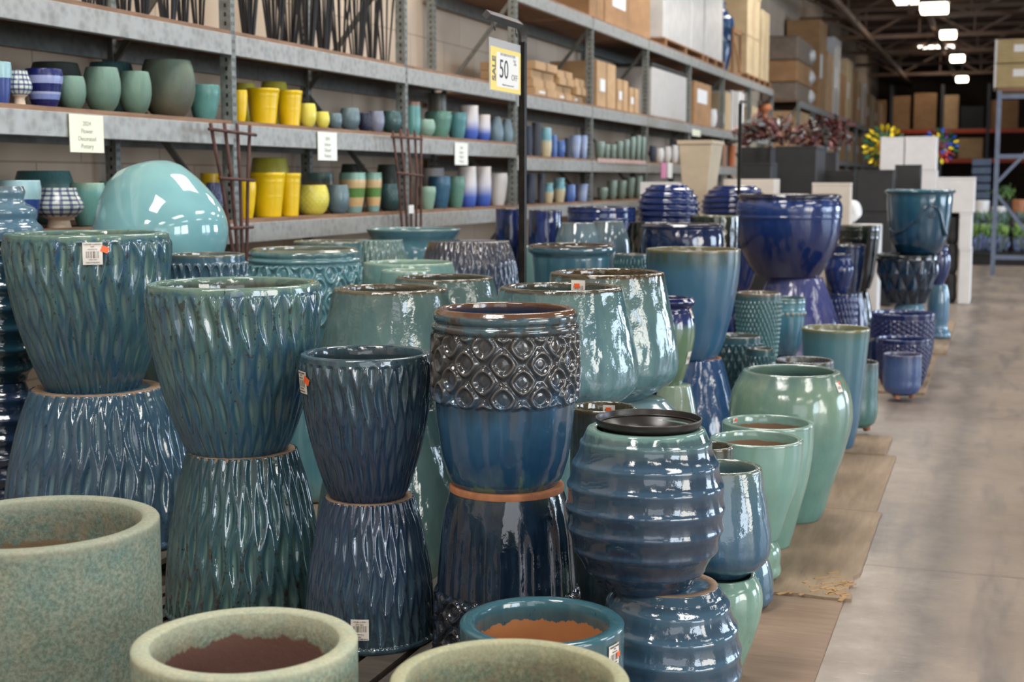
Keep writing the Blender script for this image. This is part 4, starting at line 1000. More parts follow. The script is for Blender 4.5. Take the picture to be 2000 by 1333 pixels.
# --- woven blue pots at the mat
fp('woven_planter', 'larger navy basket-weave planter by the aisle', 1764, 611, 126, 10.55, G['weave_blue'], [(0, .72), (.1, .8), (.5, .95), (1, 1)], 0.02, q='hi', pat=pat_weave(44, 12), amp=.014, thick=.07)
fp('woven_planter', 'smaller navy basket-weave planter in front of the larger woven one', 1764, 661, 105, 9.95, G['weave_blue'], [(0, .72), (.1, .8), (.5, .95), (1, 1)], 0.02, q='hi', pat=pat_weave(40, 11), amp=.012, thick=.07)
fp('glazed_planter', 'narrow navy planter left of the smaller woven planter', 1702, 664, 42, 10.35, G['navy'], P_CYL, 0.02, q='mid', thick=.12)
fp('footed_bowl', 'small smooth blue pot on orange clay feet at the corner of the floor mat', 1763, 692, 76, 9.35, G['bowl_blue'], [(0, .62), (.04, .78), (.14, .93), (.4, .99), (1, 1)], 0.045, q='mid', thick=.08)
Pb = on_d(1763, 692, 9.35)
fb = POT['small smooth blue pot on orange clay feet at the corner of the floor mat'][0]
for i in range(3):
    a = -1.9+i*2.094
    pot_part(fb, MB().tube([(Pb.x+.07*math.cos(a), Pb.y+.07*math.sin(a), 0.02), (Pb.x+.065*math.cos(a), Pb.y+.065*math.sin(a), 0.05)], [.016, .02], 10), 'foot', TERRA)
# --- bucket handle and rosette (moulded relief on the side that faces the aisle)
o, R_, H_, _, _, lc = POT[BK]
def on_bucket(a, t, k=1.0):
    r = R_*(0.90+0.06*(t-.45))*k
    return (lc.x+r*math.cos(a), lc.y+r*math.sin(a), lc.z+H_*t)
A0 = math.atan2(-lc.y, -lc.x)   # direction towards the camera
pts = [(A0-1.5+i*0.07, .46+.02*math.sin(i*.5)) for i in range(4)]
ax = lambda s: A0+s
path = [on_bucket(ax(-1.25+0.11*i), .40-.12*math.sin(PI*i/10)+ .012*i, 1.0) for i in range(11)]
path += [on_bucket(ax(a), t, 1.03) for a, t in ((-.05, .52), (.0, .60), (.08, .68), (.2, .745), (.38, .765), (.55, .73), (.68, .65), (.76, .54), (.85, .42), (.98, .33), (1.12, .30))]
pot_part(o, MB().tube(path, [R_*.035]*11+[R_*.055]*9+[R_*.07]*2, 8), 'handle', G['bucket'], True)
rc = Vector(on_bucket(ax(.40), .62, 1.02)); n_ = Vector((math.cos(A0+.4), math.sin(A0+.4), 0)); t_ = Vector((-n_.y, n_.x, 0))
mb = MB()
for k_ in range(8):
    a = k_*PI/4; c_ = rc+t_*math.cos(a)*R_*.075+Vector((0, 0, 1))*math.sin(a)*R_*.075
    mb.blob(c_, R_*.045, R_*.045, R_*.045, 8, 6)
mb.blob(rc, R_*.05, R_*.05, R_*.05, 8, 6)
pot_part(o, mb, 'rosette', G['bucket'], True)

# --- black plastic nursery pot inside the upper ribbed barrel
M_BLK = plain('black_plastic', rgb(40, 38, 37), 0.3, var=.05)
zt = UP5.z; Rn = rad(1264, 210, UP5)
e = pot('nursery_pot', 'black plastic nursery pot sitting inside the blue ribbed barrel planter', 'nursery pot', (UP5.x+.004, UP5.y+.01, zt-.205), Rn, .232, [(0, .68), (.5, .76), (.85, .82), (.925, .96), (1, 1.0)], M_BLK, q='mid', thick=.035, wob=0, lipr=.5)
for dz_, k_r in ((.014, .935), (.026, .885), (.040, .83)):
    pot_part(e, MB().tube([(UP5.x+.004+Rn*k_r*math.cos(a), UP5.y+.01+Rn*k_r*math.sin(a), zt+.027-dz_) for a in np.linspace(0, 2*PI, 49)], .0028, 6, False), 'inner_ring', M_BLK, True)

# --- turquoise pot lying on top of the back row
T_ = 'large turquoise egg-shaped planter tipped over on top of the back row at the left'
D_E = 6.35
Pt = on_d(334, 532, D_E); Rt = rad(325, 268, Pt)
supports(338, 500, D_E+.05, Pt.z-.10, .24, G['grey_teal'], 'grey-teal planter under the tipped turquoise planter', 2)
Ht = Rt*1.66
rot = Matrix.Rotation(YAW, 3, 'Z') @ Matrix.Rotation(math.radians(-15), 3, 'Y') @ Matrix.Rotation(math.radians(-6), 3, 'X')
e = pot('egg_planter', T_, 'planter', Pt, Rt, Ht, [(0, .26), (.015, .36), (.06, .50), (.16, .66), (.32, .83), (.48, .95), (.62, 1.0), (.78, .97), (1, .78)], G['turquoise'], inv=True, q='mid', thick=.1, wob=0)
e.rotation_euler = rot.to_euler()

# ------------------------------------------------------------------ pallets
def wp(cx, yr, D): return on_d(cx, yr, D)
a_ = wp(715, 969, D3); b_ = wp(990, 944, D4); c_ = wp(473, 878, D2); d_ = wp(190, 757, D1)
pallet('dark wooden pallet under the two middle front pairs', (a_.x+b_.x)/2+.02, (a_.y+b_.y)/2+.10, 1.06, 1.10)
pallet('dark wooden pallet under the second carved pair', c_.x-.08, c_.y+.03, .66, .74)
pallet('dark wooden pallet under the leftmost carved pair', d_.x, d_.y+.05, .84, .84)
# ------------------------------------------------------------------ pots on the rack shelves
def sg(name, c, streak=None, **k):
    key = 'shelf_'+name
    if key not in G:
        st = c if isinstance(c, list) else [(0, c), (1, c)]
        k.setdefault('ripple', .1); k.setdefault('rough', .22); k.setdefault('ds', 0); k.setdefault('ior', 1.5)
        G[key] = glaze(key, st, streak=streak, **k)
    return G[key]
Y1, Y2 = rgb(236, 196, 10), rgb(226, 214, 92)
sg('yellow', Y1, ripple=.06); sg('pale_yellow', Y2, ripple=.06, rel_lo=(rgb(200, 184, 62), .3)); sg('olive_yellow', rgb(188, 178, 66), ripple=.06)
sg('green_tex', [(0, rgb(84, 108, 92)), (1, rgb(124, 156, 142))], rough=.4, streak=(rgb(96, 122, 100), .5)); sg('green_brown', [(0, rgb(92, 84, 68)), (1, rgb(98, 124, 108))], rough=.4, streak=(rgb(108, 100, 80), .5))
sg('navy_bands', [(0, rgb(20, 28, 84)), (.2, rgb(120, 136, 190)), (.34, rgb(168, 174, 206)), (.40, rgb(20, 30, 92)), (.62, rgb(150, 160, 204)), (.82, rgb(26, 36, 100))], interp='CONSTANT', pert=0)
sg('two_tone_blue', [(0, rgb(50, 70, 136)), (.62, rgb(158, 196, 204))], interp='CONSTANT', pert=0.01)
sg('aqua', [(0, rgb(96, 148, 142)), (.8, rgb(120, 174, 166)), (1, rgb(158, 192, 170))]); sg('aqua_dark', rgb(76, 120, 122))
sg('teal_stripe', [(0, rgb(92, 146, 140)), (1, rgb(98, 154, 146))], streak=(rgb(74, 118, 116), .7))
sg('grey_blue', [(0, rgb(82, 102, 114)), (1, rgb(112, 134, 140))]); sg('lavender', rgb(128, 132, 152)); sg('navy_hob', rgb(26, 32, 58))
sg('dark_teal', [(0, rgb(44, 70, 72)), (1, rgb(66, 98, 100))]); sg('scaly_green', rgb(96, 140, 124), rel_lo=(rgb(60, 96, 88), .4)); sg('scaly_teal', rgb(78, 132, 136), rel_lo=(rgb(44, 88, 96), .4))
sg('scaly_blue', rgb(56, 98, 124), rel_lo=(rgb(36, 66, 92), .5)); sg('scaly_pale', rgb(142, 174, 156), rel_lo=(rgb(96, 136, 122), .4))
sg('ombre', [(0, rgb(46, 78, 168)), (.25, rgb(66, 96, 182)), (.55, rgb(206, 204, 212)), (1, rgb(222, 210, 200))], rough=.35, pert=.02)
sg('bell', [(0, rgb(82, 106, 112)), (.5, rgb(112, 134, 148)), (1, rgb(98, 116, 122))]); sg('white_tex', rgb(206, 202, 198), rough=.5)
sg('stripes', [(0, rgb(128, 164, 160)), (.16, rgb(206, 172, 122)), (.38, rgb(92, 132, 64)), (.62, rgb(206, 176, 128)), (.83, rgb(128, 168, 154))], interp='CONSTANT', pert=.004)
sg('teal_tan', [(0, rgb(176, 140, 100)), (.7, rgb(176, 146, 110)), (.82, rgb(96, 132, 124))], pert=.01)
sg('tall_teal', [(0, rgb(84, 140, 136)), (.88, rgb(84, 140, 136)), (.92, rgb(116, 82, 66)), (1, rgb(116, 82, 66))])
sg('grey_tall', [(0, rgb(96, 112, 132)), (.4, rgb(124, 118, 100)), (1, rgb(112, 110, 98))]); sg('dark_bowl', rgb(52, 62, 56), rough=.4); sg('dark_grey', rgb(66, 70, 80), rough=.5)
sg('cream_teal', [(0, rgb(206, 192, 156)), (.52, rgb(206, 194, 160)), (.62, rgb(104, 166, 182)), (1, rgb(140, 190, 196))], pert=.04)
sg('blue_small', [(0, rgb(66, 98, 168)), (1, rgb(82, 116, 178))]); sg('pale_blue', [(0, rgb(128, 152, 202)), (.5, rgb(176, 190, 220)), (1, rgb(148, 166, 210))]); sg('blue_white', [(0, rgb(70, 104, 178)), (1, rgb(104, 138, 200))])
sg('sage', [(0, rgb(96, 104, 90)), (.3, rgb(120, 138, 128)), (1, rgb(146, 166, 154))]); sg('white', rgb(216, 214, 212), rough=.5); sg('terra', rgb(190, 118, 80), rough=.8); sg('slate', rgb(58, 66, 82), rough=.5); sg('navy_pat', rgb(62, 70, 104))
def plaid():
    m, nt, b = newmat('checkered_glaze')
    tc = N(nt, 'ShaderNodeTexCoord'); sp = N(nt, 'ShaderNodeSeparateXYZ'); L(nt, tc.outputs['Object'], sp.inputs[0])
    an = mathn(nt, 'ARCTAN2', sp.outputs[1], sp.outputs[0])
    fa = mathn(nt, 'ABSOLUTE', mathn(nt, 'SUBTRACT', mathn(nt, 'FRACT', mathn(nt, 'MULTIPLY', an, 15/(2*PI))), 0.5))
    fz = mathn(nt, 'ABSOLUTE', mathn(nt, 'SUBTRACT', mathn(nt, 'FRACT', mathn(nt, 'MULTIPLY', sp.outputs[2], 46.0)), 0.5))
    a = mathn(nt, 'GREATER_THAN', fa, 0.33); z = mathn(nt, 'GREATER_THAN', fz, 0.30)
    c = mixc(nt, mathn(nt, 'MULTIPLY', a, 0.7), rgb(196, 206, 198), rgb(36, 46, 108)); c = mixc(nt, mathn(nt, 'MULTIPLY', z, 0.8), c, rgb(30, 40, 104))
    L(nt, c, b.inputs['Base Color']); b.inputs['Roughness'].default_value = .25; return m
G['shelf_plaid'] = plaid()
CREAM = plain('cream_stoneware', rgb(206, 186, 164), .5, var=.05)

S_ROUND = [(0, .55), (.06, .68), (.25, .90), (.5, 1.0), (.75, .97), (1, .84)]
S_EGG = [(0, .50), (.1, .70), (.35, .94), (.6, 1.0), (.85, .93), (1, .84)]
S_FLARE = [(0, .74), (.5, .87), (1, 1.0)]
S_TAPER = [(0, .62), (.1, .70), (.5, .90), (.85, 1.0), (1, .96)]
S_CYL = [(0, .84), (.1, .93), (1, 1.0)]
S_VASE = [(0, .70), (.3, .92), (.6, 1.0), (.8, .86), (1, .92)]
S_BELL = [(0, .92), (.3, 1.0), (.6, .90), (.85, .70), (1, .55)]
LV = {'low': Z_LOW, 'mid': Z_MID, 'A': Z_A, 'B': Z_B, 'C': Z_C, 'top': Z_TOP}
placed = []
def spot(kind, label, cx, top, w, lv, mat, prof, back=0.0, group=None, **k):
    """pot on a shelf: cx, top, w as seen in the photograph; back = extra distance behind the shelf's front edge"""
    w = w*1.06; z0 = LV[lv]; X = XR-0.02-back
    for _ in range(6):
        P = on_x(cx, top, X); R = rad(cx, w, P)
        X = XR-0.015-back-R
    P = on_x(cx, top+4, X); y = P.y
    # keep apart from the neighbours already on this shelf: slide backwards along the line of sight
    for _ in range(60):
        hit = [q for q in placed if q[3] == lv and math.hypot(P.x-q[0], P.y-q[1]) < (R+q[2])*1.0+.004]
        if not hit: break
        X -= 0.01
        if X-R < XR-.84: break
        P = on_x(cx, top+4, X); R = rad(cx, w, P)
    placed.append((P.x, P.y, R, lv))
    H = max(.03, on_x(cx, top, X).z-z0)
    k.setdefault('q', 'lo'); k.setdefault('thick', .08)
    return pot(kind, label, 'plant pot', (P.x, P.y, z0+.0005), R, H, prof, G['shelf_'+mat] if isinstance(mat, str) else mat, group=group, single=k.pop('single', True), **k)
GM, GL = 'pots on the upper pot shelf', 'pots on the lower pot shelf'
HB = pat_bead(60, 40); SCL = pat_hob(22, 14); XH = pat_diamond(18, 10)
# upper pot shelf, left to right (front pots first, then the ones behind)
for a in [
 ('two-tone pale blue and navy pot at the left end of the upper shelf', 0, 122, 42, 'two_tone_blue', S_TAPER, {}),
 ('navy pot with two pale painted bands on the upper shelf', 85, 136, 72, 'navy_bands', S_TAPER, {}),
 ('smallest grey-green hammered pot, right of the navy banded pot', 140, 150, 52, 'green_tex', S_EGG, dict(pat=HB, amp=.002)),
 ('green hammered pot, second of the hammered group', 198, 133, 70, 'green_tex', S_EGG, dict(pat=HB, amp=.002)),
 ('green hammered pot left of the largest brown-green one', 262, 141, 63, 'green_tex', S_EGG, dict(pat=HB, amp=.002)),
 ('largest brown-green hammered pot on the upper shelf', 327, 119, 102, 'green_brown', S_EGG, dict(pat=HB, amp=.003)),
 ('teal vertically streaked pot beside the rack post', 398, 167, 60, 'teal_stripe', S_TAPER, {}),
 ('small rounded yellow pot right of the perforated post, upper shelf', 467, 177, 31, 'yellow', S_TAPER, {}),
 ('tall yellow ringed pot, left of the pair on the upper shelf', 513, 174, 62, 'yellow', S_FLARE, dict(bumps='yellow')),
 ('tall yellow ringed pot, right of the pair on the upper shelf', 564, 178, 50, 'yellow', S_FLARE, dict(bumps='yellow')),
 ('pale yellow rounded pot beside the tall yellow ones', 600, 203, 34, 'pale_yellow', S_EGG, dict(pat=XH, amp=.002)),
 ('smaller pale yellow rounded pot on the upper shelf', 629, 219, 28, 'pale_yellow', S_EGG, dict(pat=XH, amp=.002)),
 ('small grey-blue pot right of the pale yellow pots', 654, 222, 27, 'grey_blue', S_EGG, {}),
 ('larger grey-blue pot with speckled surface', 683, 212, 38, 'grey_blue', S_EGG, dict(pat=HB, amp=.002)),
 ('small navy hobnail pot on the upper shelf', 712, 221, 25, 'navy_hob', S_ROUND, dict(pat=pat_hob(16, 8), amp=.006)),
 ('lavender grey rounded pot next to the navy hobnail one', 735, 218, 30, 'lavender', S_EGG, {}),
 ('dark teal cross-hatched pot left of the second trellis', 765, 218, 38, 'dark_teal', S_EGG, dict(pat=XH, amp=.003)),
 ('tall teal pot with brown rim just behind the second post', 803, 200, 34, 'tall_teal', S_CYL, {}),
 ('small pale green scaly pot on the upper shelf', 830, 234, 38, 'scaly_pale', S_EGG, dict(pat=SCL, amp=.006)),
 ('green scaly pot, taller, behind the small pale one', 856, 219, 50, 'scaly_green', S_TAPER, dict(pat=SCL, amp=.006)),
 ('teal scaly pot left of the white to blue pots, upper shelf', 892, 221, 38, 'scaly_teal', S_TAPER, dict(pat=SCL, amp=.005)),
 ('larger white fading to blue pot on the upper shelf', 916, 207, 34, 'ombre', S_CYL, {}),
 ('smaller white fading to blue pot on the upper shelf', 943, 225, 27, 'ombre', S_CYL, {}),
 ('grey-blue bell-shaped pot at the right of the upper shelf', 968, 229, 30, 'bell', S_BELL, {}),
 ('second grey-blue bell-shaped pot against the third post', 990, 233, 24, 'bell', S_BELL, {}),
]:
    spot('plant_pot', a[0], a[1], a[2], a[3], 'mid', a[4], a[5], group=GM, **a[6])
for a in [
 ('wide dark green bowl behind the small hammered pots', 108, 124, 100, 'dark_bowl', S_ROUND),
 ('dark green bowl behind the second hammered pot', 216, 124, 92, 'dark_teal', S_ROUND),
 ('olive yellow pot behind the rounded yellow pot', 478, 163, 42, 'olive_yellow', S_ROUND),
 ('pale olive bowl behind the two tall yellow pots', 535, 161, 54, 'olive_yellow', S_ROUND),
 ('tall grey-brown pot at the back, above the scaly pots', 854, 183, 34, 'grey_tall', S_CYL),
]:
    spot('plant_pot', a[0], a[1], a[2], a[3], 'mid', a[4], a[5], back=.36, group=GM)
e = spot('footed_pot', 'small blue checkered footed pot on the upper shelf', 36, 138, 34, 'mid', G['shelf_plaid'], [(0, .62), (.1, .58), (.22, .60), (.28, .92), (1, 1.0)], group=GM, single=False)
# lower pot shelf
for a in [
 ('two-tone pale blue and navy pot on the lower shelf at the left', 36, 353, 84, 'two_tone_blue', S_TAPER, {}),
 ('aqua rounded pot beside the checkered footed pot', 170, 358, 66, 'aqua', S_TAPER, {}),
 ('pale aqua ribbed pot half hidden by the tipped turquoise planter', 216, 355, 40, 'aqua_dark', S_CYL, {}),
 ('navy patterned pot left of the first trellis', 418, 357, 34, 'navy_pat', S_ROUND, dict(pat=pat_hob(16, 8), amp=.004)),
 ('small rounded yellow pot behind the first trellis', 478, 353, 42, 'yellow', S_TAPER, {}),
 ('tall yellow ringed pot, left of the pair on the lower shelf', 522, 338, 66, 'yellow', S_FLARE, dict(bumps='yellow')),
 ('tall yellow ringed pot, right of the pair on the lower shelf', 564, 339, 44, 'yellow', S_FLARE, dict(bumps='yellow')),
 ('pale yellow cross-hatched round pot on the lower shelf', 609, 362, 63, 'pale_yellow', S_ROUND, dict(pat=XH, amp=.004)),
 ('grey-blue round pot beside the pale yellow cross-hatched one', 659, 362, 44, 'grey_blue', S_ROUND, dict(pat=HB, amp=.002)),
 ('left pot striped in tan and green on the lower shelf', 688, 338, 50, 'stripes', S_TAPER, {}),
 ('right pot striped in tan and green on the lower shelf', 728, 338, 34, 'stripes', S_TAPER, {}),
 ('dark teal diagonal textured round pot on the lower shelf', 761, 360, 42, 'dark_teal', S_ROUND, dict(pat=XH, amp=.004)),
 ('small mint crackled pot right of the second trellis', 834, 365, 33, 'scaly_pale', S_TAPER, {}),
 ('blue scaly pot on the lower shelf', 858, 345, 42, 'scaly_blue', S_TAPER, dict(pat=SCL, amp=.005)),
 ('mint green scaly pot on the lower shelf', 889, 345, 36, 'scaly_green', S_TAPER, dict(pat=SCL, amp=.005)),
 ('left white fading to blue pot on the lower shelf', 912, 326, 34, 'ombre', S_CYL, {}),
 ('right white fading to blue pot on the lower shelf', 942, 326, 32, 'ombre', S_CYL, {}),
 ('white textured bulbous pot at the right end of the lower shelf', 971, 339, 38, 'white_tex', S_TAPER, dict(pat=SCL, amp=.004)),
]:
    spot('plant_pot', a[0], a[1], a[2], a[3], 'low', a[4], a[5], group=GL, **a[6])
for a in [
 ('wide dark teal bowl at the back of the lower shelf', 85, 335, 116, 'aqua_dark', S_ROUND),
 ('yellow pot at the back between the post and the turquoise planter', 412, 339, 40, 'yellow', S_CYL),
 ('olive yellow quilted bowl above the tall yellow pots', 526, 309, 74, 'olive_yellow', S_ROUND),
 ('teal and tan banded pot behind the grey-blue pot', 624, 338, 52, 'teal_tan', S_CYL),
 ('dark green glazed bowl high at the back above the striped pots', 690, 321, 50, 'dark_bowl', S_ROUND),
 ('dark teal bowl at the back beside the second trellis', 758, 322, 44, 'dark_bowl', S_ROUND),
 ('pale grey pot at the back of the lower shelf', 846, 329, 40, 'white_tex', S_CYL),
]:
    spot('plant_pot', a[0], a[1], a[2], a[3], 'low', a[4], a[5], back=.36, group=GL)
spot('footed_pot', 'white footed pot with a navy checkered bowl on the lower shelf', 113, 368, 70, 'low', G['shelf_plaid'], [(0, .62), (.1, .58), (.22, .60), (.30, .95), (1, 1.0)], group=GL, single=False)
for lb in ('small blue checkered footed pot on the upper shelf', 'white footed pot with a navy checkered bowl on the lower shelf'):
    o, R_, H_, _, _, lc = POT[lb]
    ft = pot_meshes(R_*1.012, H_*.285, [(0, .66), (.4, .60), (.75, .62), (1, .97)], CREAM, thick=.05, q='lo', rim=False, name='foot')['body']
    put(bpy.data.objects.new('foot', ft), o)
# bays beyond the sign stand
GA, GB = 'pots on the middle shelf beyond the sign stand', 'pots on the bottom shelf beyond the sign stand'
for a in [
 ('pale slate cylinder pot behind the sign stand, middle shelf', 1033, 246, 12, 'A', 'slate', S_CYL),
 ('tall dark grey cylinder pot on the middle shelf', 1048, 240, 18, 'A', 'dark_grey', S_CYL),
 ('cream vase with a teal top on the middle shelf', 1066, 250, 21, 'A', 'cream_teal', S_CYL),
 ('slim blue pot beside the cream and teal vase', 1082, 264, 11, 'A', 'blue_small', S_CYL),
 ('round blue pot on the middle shelf', 1095, 275, 17, 'A', 'blue_small', S_ROUND),
 ('dark slate blue pot next to the round blue pot', 1109, 270, 12, 'A', 'slate', S_CYL),
 ('pale blue striped pot, larger, on the middle shelf', 1124, 265, 20, 'A', 'pale_blue', S_TAPER),
 ('pale blue striped pot against the fourth post', 1140, 265, 14, 'A', 'pale_blue', S_TAPER),
 ('dark slate planter at the left of the bottom shelf', 1036, 340, 18, 'low', 'slate', S_CYL),
 ('dark slate cylinder planter, second on the bottom shelf', 1057, 339, 13, 'low', 'dark_grey', S_CYL),
 ('smaller cream vase with a teal top on the bottom shelf', 1071, 358, 19, 'low', 'cream_teal', S_VASE),
 ('larger cream vase with a teal top on the bottom shelf', 1092, 348, 23, 'low', 'cream_teal', S_VASE),
 ('bright blue pot right of the cream vases', 1113, 361, 20, 'low', 'blue_white', S_CYL),
 ('blue and white pot on the bottom shelf by the post', 1136, 360, 24, 'low', 'pale_blue', S_FLARE),
]:
    spot('plant_pot', a[0], a[1], a[2], a[3], a[4], a[5], a[6], group=GA if a[4] == 'A' else GB, q='lo')
sage_n = ['first', 'second', 'third', 'fourth', 'fifth', 'sixth', 'seventh', 'eighth']
for i, (cx, tp, w) in enumerate([(1171, 277, 20), (1185, 282, 12), (1197, 283, 13), (1210, 276, 14), (1223, 273, 13), (1235, 268, 13), (1246, 265, 12), (1256, 268, 11)]):
    spot('plant_pot', sage_n[i]+' sage glazed pot from the left in the row above the pink board', cx, tp, w, 'A', 'sage', S_TAPER, group='sage pots on the middle shelf', q='xlo')
for i, (cx, tp, w) in enumerate([(1177, 367, 20), (1196, 353, 19), (1214, 353, 19), (1231, 347, 17), (1247, 344, 15)]):
    spot('plant_pot', sage_n[i]+' tall sage glazed pot from the left on the bottom shelf', cx, tp, w, 'low', 'sage', S_TAPER, group='sage pots on the bottom shelf', q='xlo')
for i, (cx, tp, w, m_, lb) in enumerate([(1275, 285, 13, 'slate', 'dark slate round pot left of the white pots'), (1288, 290, 17, 'white', 'first white round pot on the middle shelf'), (1303, 287, 15, 'white', 'second white round pot on the middle shelf'), (1317, 284, 15, 'white', 'third white round pot beside the cream tapered planter'),
     (1412, 283, 10, 'terra', 'pale terracotta pot right of the cream tapered planter'), (1429, 284, 16, 'terra', 'terracotta pot at the far end of the middle shelf')]):
    spot('plant_pot', lb, cx, tp, w, 'A', m_, S_ROUND if m_ != 'terra' else S_FLARE, q='xlo')
P_ = on_x(1236, 305, XR-.1)
thing(MB().box(XR-.5, XR+.0, 14.42, 16.72, Z_A-.03, Z_A-.001) if 0 else MB().box(XR+.006, XR+.012, 14.5, 16.7, Z_A-.035, Z_A+.012), 'price_rail', plain('pink_board', rgb(186, 158, 150), .7), 'pinkish strip on the shelf edge below the sage pots', 'shelf strip')

# ------------------------------------------------------------------ cartons and goods on the upper levels
M_CARD = wood('cardboard', rgb(176, 142, 104), rgb(196, 162, 122), .85, sc=(1, 1, 3), scale=3, bmp=.05)
M_CARD2 = wood('brown_cardboard', rgb(150, 112, 76), rgb(172, 132, 92), .85, sc=(1, 1, 3), scale=3, bmp=.05)
M_TAN = wood('tan_cardboard', rgb(188, 166, 130), rgb(204, 182, 146), .85, sc=(1, 1, 2), scale=3, bmp=.05)
M_TAPE = plain('carton_tape', rgb(150, 118, 84), .4)
M_LBL = plain('paper_label', rgb(226, 226, 226), .6, var=.03)
M_WRAP = plain('white_shrink_wrap', rgb(206, 204, 202), .25, var=.06, scale=5, bmp=.5)
M_GREYW = plain('pale_grey_panel', rgb(188, 184, 180), .5, var=.04)
M_PALW = wood('pallet_wood', rgb(132, 96, 62), rgb(164, 122, 82), sc=(1, 7, 1))
M_WHITEC = plain('white_composite', rgb(226, 224, 224), .55, var=.03)
M_CREAMC = plain('cream_composite', rgb(222, 212, 200), .6, var=.04)
M_BLACKC = plain('charcoal_composite', rgb(46, 46, 48), .6, var=.1)
def carton(label, x0, x1, y0, y1, z0, z1, mat=None, group=None, lab=False, name='carton', cat='cardboard box'):
    e = empty(name, ((x0+x1)/2, (y0+y1)/2, z0), label, cat, group)
    MB().box(x0, x1, y0, y1, z0, z1).build('body', mat or M_CARD, e, bevel=.006)
    MB().box(x1-.001, x1+.0015, (y0+y1)/2-.03, (y0+y1)/2+.03, z0, z1).box(x0, x1, (y0+y1)/2-.03, (y0+y1)/2+.03, z1-.001, z1+.0015).build('tape', M_TAPE, e)
    if lab:
        h = (z1-z0); w = (y1-y0)
        MB().box(x1+.001, x1+.003, y0+w*.15, y0+w*.42, z0+h*.35, z0+h*.62).build('paper_label', M_LBL, e)
    return e
def ypx(px, X=XR-.05): return on_x(px, 200, X).y
# flat cartons above the middle shelf (bay right of the sign stand)
n = 0
ord_ = ['bottom', 'second', 'third', 'fourth', 'fifth', 'top']
for col, (pa, pb, k, h) in enumerate([(1046, 1091, 4, .082), (1093, 1124, 4, .075), (1127, 1148, 3, .085)]):
    ya, yb = ypx(pa), ypx(pb)
    for i in range(k):
        carton('%s flat brown carton in the %s flat-carton stack on the upper level' % (ord_[i] if i < k-1 else 'top', ['left', 'middle', 'right'][col]), XR-.62, XR-.06-.02*((i*7+col) % 3), ya+.03, yb-.01, Z_B+i*h+.001, Z_B+(i+1)*h-.001, M_CARD, 'flat cartons on the upper level', lab=(i == 0))
for i, (pa, pb, top_) in enumerate([(1165, 1204, .50), (1205, 1228, .36), (1229, 1249, .30)]):
    carton(['tallest upright carton stack right of the flat cartons', 'upright carton in the middle of three', 'shortest upright carton of the three'][i], XR-.6, XR-.06, ypx(pa)+.05, ypx(pb), Z_B+.001, Z_B+top_, M_CARD, 'upright cartons on the upper level', lab=True)
# crate-like pale box
e = empty('storage_chest', (XR-.4, (ypx(1268)+ypx(1338))/2, Z_B), 'big pale grey box with a dark lid on the upper level', 'storage box')
MB().box(XR-.84, XR-.03, ypx(1268)+.06, ypx(1338), Z_B+.001, Z_B+.62).build('body', M_GREYW, e, bevel=.02)
MB().box(XR-.85, XR-.02, ypx(1268)+.04, ypx(1338)+.02, Z_B+.62, Z_B+.66).build('lid', plain('dark_lid', rgb(52, 52, 52), .5), e, bevel=.01)
e = empty('glass_crate', (XR-.3, (ypx(1355)+ypx(1389))/2, Z_B), 'shrink-wrapped brown crate with a white paper label', 'crate')
MB().box(XR-.7, XR-.05, ypx(1355)+.05, ypx(1389), Z_B+.001, Z_B+.62).build('body', M_CARD2, e, bevel=.01)
MB().box(XR-.049, XR-.044, ypx(1359)+.1, ypx(1383)-.1, Z_B+.32, Z_B+.52).build('paper_label', M_LBL, e)
for i, (pa, pb, h_, m_, lb) in enumerate([(1417, 1427, .60, M_TAN, 'tan upright carton beside the white slab stack'), (1429, 1442, .66, M_WRAP, 'grey-white wrapped slabs on the upper level'), (1443, 1453, .68, M_WHITEC, 'bright white upright slab on the upper level'), (1469, 1480, .50, M_TAN, 'tan carton left of the terracotta urn')]):
    carton(lb, XR-.6, XR-.05, ypx(pa)+.04, ypx(pb), Z_B+.001, Z_B+h_, m_, lab=False)
for i, (cx, tp, w, lb) in enumerate([(1389, 214, 22, 'white round pot stacked at the edge of the upper level'), (1405, 215, 20, 'second white round pot, leaning, on the upper level')]):
    spot('plant_pot', lb, cx, tp, w, 'B', 'white', S_ROUND, q='xlo')
spot('flared_urn', 'terracotta flared urn near the end post of the rack', 1494, 204, 22, 'B', 'terra', [(0, .34), (.4, .52), (.8, .86), (.82, 1.0), (1, 1.0)], q='lo')
# top level goods
def stackbox(label, pa, pb, depth, z0, z1, mat, xf=XR-.05, **k):
    ya, yb = ypx(pa, xf), ypx(pb, xf)
    return carton(label, xf-depth, xf, ya, yb, z0, z1, mat, **k)
stackbox('large brown carton with a label on the top level, left of the wrapped pallets', 1180, 1268, .8, Z_C+.001, Z_C+.62, M_CARD2, lab=True)
stackbox('dark brown carton behind the large labelled carton', 1150, 1178, .7, Z_C+.001, Z_C+.75, M_CARD2)
def wrapped(label, pa, pb, h, n):
    ya, yb = ypx(pa), ypx(pb)
    e = empty('wrapped_pallet_load', (XR-.45, (ya+yb)/2, Z_C), label, 'pallet load')
    mb = MB()
    for y in (ya+.05, (ya+yb)/2, yb-.12): mb.box(XR-.84, XR-.03, y, y+.08, Z_C+.001, Z_C+.09)
    mb.box(XR-.84, XR-.03, ya, yb, Z_C+.09, Z_C+.11)
    mb.build('pallet', M_PALW, e)
    w = (yb-ya)/n
    for i in range(n):
        MB().box(XR-.82, XR-.05-.02*(i % 2), ya+i*w+.01, ya+(i+1)*w-.01, Z_C+.11, Z_C+h).build('wrapped_stack', M_WRAP, e, bevel=.015)
wrapped('left pallet of tall white wrapped stacks on the top level', 1294, 1372, 1.5, 3)
wrapped('right pallet of tall white wrapped stacks on the top level', 1376, 1412, 1.5, 2)
